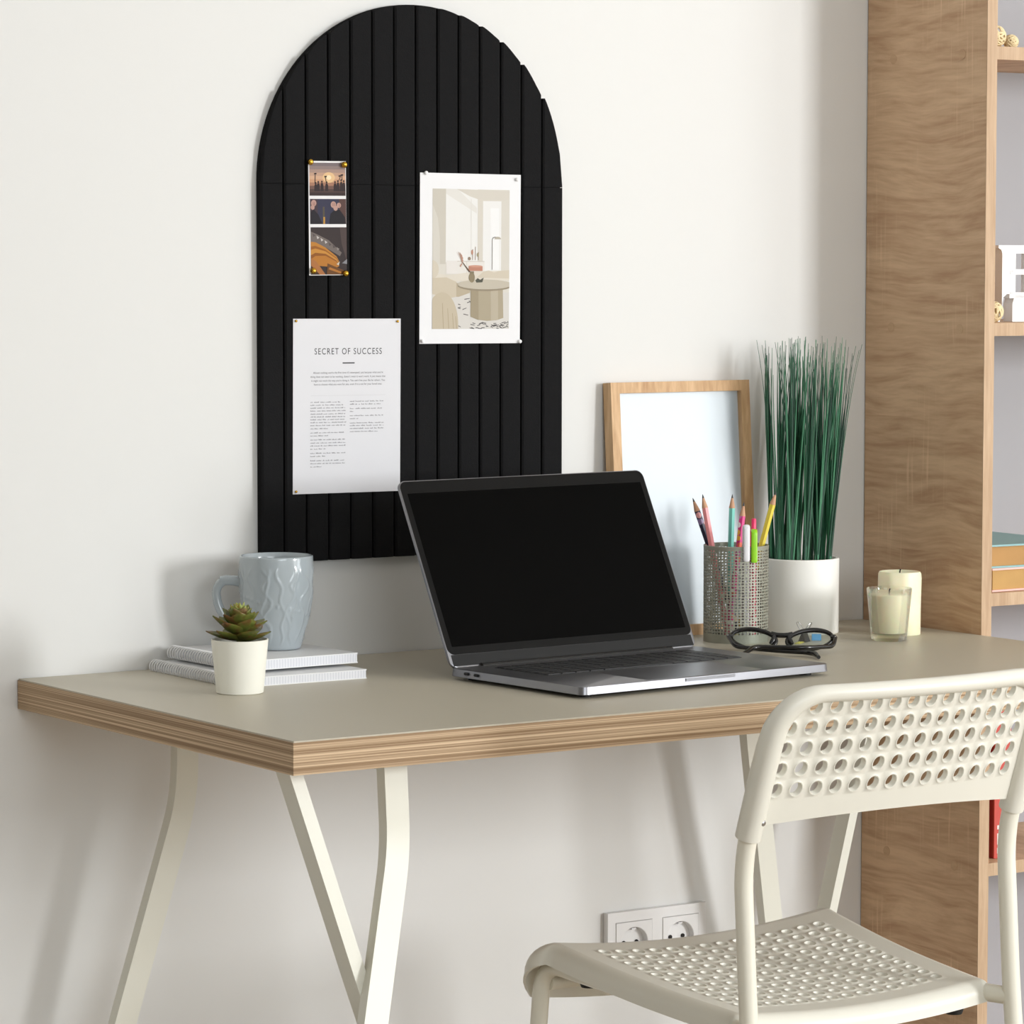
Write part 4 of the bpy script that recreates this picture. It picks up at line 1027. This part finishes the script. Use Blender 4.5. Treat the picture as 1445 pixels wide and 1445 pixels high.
def backP(u, v):
    xs = XC - .0062 + (u - 1 - cols/2)*pu
    x = XL + (XC - .0062 - cols/2*pu - XL)*u if u < 1 else (xs if u <= cols+1 else XC - .0062 + cols/2*pu + (XR - XC + .0062 - cols/2*pu)*(u-cols-1))
    zlo = ZB + .010 + .007*max(0, 1-((x-XC)/.17)**2)
    if v <= 1: z = zlo + (zr0-zlo)*v
    elif v <= 6: z = zr0 + (v-1)*pvz
    else: z = zr0 + 5*pvz + (v-6)*(ZTOP-zr0-5*pvz)
    zc = ZTOP-.043
    if z > zc:
        dx = .044*(1-math.sqrt(max(0, 1-((z-zc)/.043)**2))); x = max(XL+.002+dx, min(XR-.002-dx, x))
    y = py(z) + bowy(x)*min(1, .55 + .45*(z-ZB)/(ZTOP-ZB)) - .0015
    return W3(x, y, z), Vector((.0, -.945, -.326))
def backhole(i, j):
    if j == 0 or j == 6: return None
    if i in (0, cols+1) or (j == 5 and i in (1, cols)): return None
    return .315
b.perf(cols+2, 7, backP, backhole, .0050, K=16, rim=.0012, ru=.90)
b.build('backrest', M_ch, ch, smooth=50)
M_scr = M_steel
for x in (XL, XR):
    z = -.083; b = MB(); b.lathe([(0, .0016), (.0022, .0014), (.0031, .0004), (.0031, -.002), (0, -.002)], M=Matrix.Translation(W3(x+.0055, py(z)-.0118, z)) @ Matrix.Rotation(PI/2+.33, 4, 'X') @ Matrix.Rotation(.30, 4, 'Y'), seg=16)
    b.build('screw', M_scr, ch)
# seat
NU, NV = 16, 13; YF, YB = -.475, -.765
def seatP(u, v):
    s, t = u/NU, v/NV
    w = .177*(1-t) + .152*t; xc = .5665*(1-t) + .5550*t; q = 1-(2*s-1)**2
    z = -.2545 - .0225*t - .0120*q*(1-.25*t) - .004*sin(PI*t)
    return W3(xc + (2*s-1)*w, YF + (YB-YF)*t, z), Vector((0, 0, 1))
b = MB()
b.perf(NU, NV, seatP, lambda i, j: None if i in (0, NU-1) or j in (0, NV-1) else .30, .0036, K=16, rim=.0009, ru=.92)
# rolled edge all round
per = []; RF = .054
def addedge(pts, out, r, drop):
    for p in pts: per.append((p, Vector(out), r, drop))
nf = 24
addedge([seatP(NU*k/nf, 0)[0] for k in range(nf+1)], (0, 1, 0), RF, .066)
for k in range(1, 8):
    a = PI/2*k/8; per.append((seatP(NU, 0)[0], Vector((sin(a), cos(a), 0)), RF+(.015-RF)*k/8, .066+(.021-.066)*(k/8)**.5))
addedge([seatP(NU, NV*k/nf)[0] for k in range(nf+1)], (1, .05, 0), .015, .021)
for k in range(1, 8):
    a = PI/2*k/8; per.append((seatP(NU, NV)[0], Vector((cos(a), -sin(a), 0)), .015, .021))
addedge([seatP(NU-NU*k/nf, NV)[0] for k in range(nf+1)], (0, -1, 0), .015, .022)
for k in range(1, 8):
    a = PI/2*k/8; per.append((seatP(0, NV)[0], Vector((-sin(a), -cos(a), 0)), .015, .024))
addedge([seatP(0, NV-NV*k/nf)[0] for k in range(nf+1)], (-1, .05, 0), .015, .021)
for k in range(1, 8):
    a = PI/2*k/8; per.append((seatP(0, 0)[0], Vector((-cos(a), sin(a), 0)), .015+(RF-.015)*k/8, .021+(.066-.021)*(k/8)**2))
vs = []; fs = []; nr = 9; th = .0034
for p, o, r, dr in per:
    o = o.normalized(); outer = []; inner = []
    for k in range(nr):
        a = PI/2*k/(nr-1)
        outer.append(p + o*r*sin(a) - Vector((0,0,1))*(r*(1-cos(a))*min(1, dr/r*.9)))
        ri = r-th; inner.append(p + o*ri*sin(a) - Vector((0,0,1))*(th + ri*(1-cos(a))*min(1, dr/r*.9)))
    outer.append(p + o*(r+.001) - Vector((0,0,dr))); inner.append(p + o*(r+.001-th) - Vector((0,0,dr)))
    vs += outer + inner[::-1]
k = 2*(nr+1); n = len(per)
for i in range(n):
    j = (i+1) % n
    for q in range(k): fs.append((i*k+q, j*k+q, j*k+(q+1) % k, i*k+(q+1) % k))
b.add(vs, fs)
seat = b.build('seat', M_ch, ch, smooth=50)
# tubes: rear legs run up into the back, front legs bend into the side rails
TR = .0092
for x, s in ((XL, -1), (XR, 1)):
    b = MB(); b.tube(fillet([W3(x, py(-.05), -.05), W3(x, YK, ZK), W3(x+.0015*s*0, YK-.012, ZK-.17), W3(x+.008*s, YK-.062, -.727)], [.035, .05], 10), TR, 16)
    b.lathe([(0, 0), (.013, 0), (.0135, .003), (.0125, .022), (0, .022)], W3(x+.008*s, YK-.0625, -.73), 18, mi=1)
    b.build('leg', [M_chf, mat('grey foot plastic', (200, 198, 188), .5)], ch, smooth=50)
for s in (-1, 1):
    xf, xb = .5720+s*.183, (XL if s < 0 else XR)
    b = MB(); b.tube(fillet([W3(xb, YK-.010, -.2905), W3(.5550+s*.155, YB-.004, -.2905), W3(xf, -.446, -.2790), W3(xf+s*.006, -.440, -.40), W3(xf+s*.010, -.425, -.727)], [.012, .034, .03], 10), TR, 16)
    b.lathe([(0, 0), (.013, 0), (.0135, .003), (.0125, .022), (0, .022)], W3(xf+s*.010, -.425, -.73), 18, mi=1)
    b.build('leg', [M_chf, mat('grey foot plastic', (200, 198, 188), .5)], ch, smooth=50)
b = MB(); b.tube([W3(XL+.004, YK-.016, -.338), W3(XR-.004, YK-.016, -.338)], .0085, 14); b.build('crossbar', M_chf, ch)
b = MB(); b.tube([W3(.392, -.452, -.300), W3(.752, -.452, -.300)], .0085, 14)
b.build('crossbar', M_chf, ch)
M_rub = mat('black rubber', (22, 22, 22), .6)
for x, y in ((.417, -.490), (.722, -.490), (.412, -.72), (.7031, -.7354)):
    b = MB(); b.lathe([(0, 0), (.0085, 0), (.0100, .004), (.0112, .024), (0, .024)], W3(x, y, -.3185 if y < -.6 else -.3010), 18); b.build('stacking_bumper', M_rub, ch)

# ------------------------------------------------------------------ daylight and camera
def area(name, loc, rot, sx, sy, power, rgb):
    l = bpy.data.lights.new(name, 'AREA'); l.shape = 'RECTANGLE'; l.size = sx; l.size_y = sy; l.energy = power; l.color = rgb
    o = bpy.data.objects.new(name, l); C.objects.link(o); o.location = loc; o.rotation_euler = rot; return o
area('window_and_fill_light', ((WX0+WX1)/2, Y0+.02, (WZ0+WZ1)/2), (PI/2, 0, 0), WX1-WX0-.1, WZ1-WZ0-.1, 178, (.985, .995, 1.0))
area('window_and_fill_light', ((VX0+VX1)/2, Y0+.02, (VZ0+VZ1)/2), (PI/2, 0, 0), VX1-VX0-.1, VZ1-VZ0-.1, 64, (.95, .985, 1.0))  # added fill lamp, also mirrored in the laptop's front edge
area('window_and_fill_light', ((UX0+UX1)/2, Y0+.02, (UZ0+UZ1)/2), (PI/2, 0, 0), UX1-UX0-.1, UZ1-UZ0-.1, 50, (.96, .99, 1.0))  # added soft fill lamp behind the camera
w = bpy.data.worlds.new('sky'); bpy.context.scene.world = w; w.use_nodes = True
bg = w.node_tree.nodes['Background']; bg.inputs[0].default_value = (.75, .86, 1, 1); bg.inputs[1].default_value = 1.5

cam = bpy.data.cameras.new('camera'); co = bpy.data.objects.new('camera', cam); C.objects.link(co)
cam.sensor_width = 36; cam.sensor_fit = 'HORIZONTAL'; cam.lens = 36*4967.17/1445
cam.clip_start = .05; cam.clip_end = 50
yaw, pit, rol = rad(-33.51077), rad(4.07892), rad(.0610)
f = Vector((-sin(yaw)*cos(pit), cos(yaw)*cos(pit), -sin(pit))); r = Vector((cos(yaw), sin(yaw), 0)); u = r.cross(f)
r2 = r*cos(rol) + u*sin(rol); u2 = -r*sin(rol) + u*cos(rol)
Mx = Matrix((r2, u2, -f)).transposed().to_4x4(); Mx.translation = (-1.64934, -3.46428, DZ+.4528); co.matrix_world = Mx
sc = bpy.context.scene; sc.camera = co
sc.view_settings.view_transform = 'Standard'; sc.view_settings.look = 'None'; sc.view_settings.gamma = 1; sc.view_settings.use_curve_mapping = False
sc.view_settings.exposure = -0.38
sc.cycles.use_denoising = True; sc.cycles.max_bounces = 12; sc.cycles.diffuse_bounces = 6; sc.cycles.transparent_max_bounces = 16
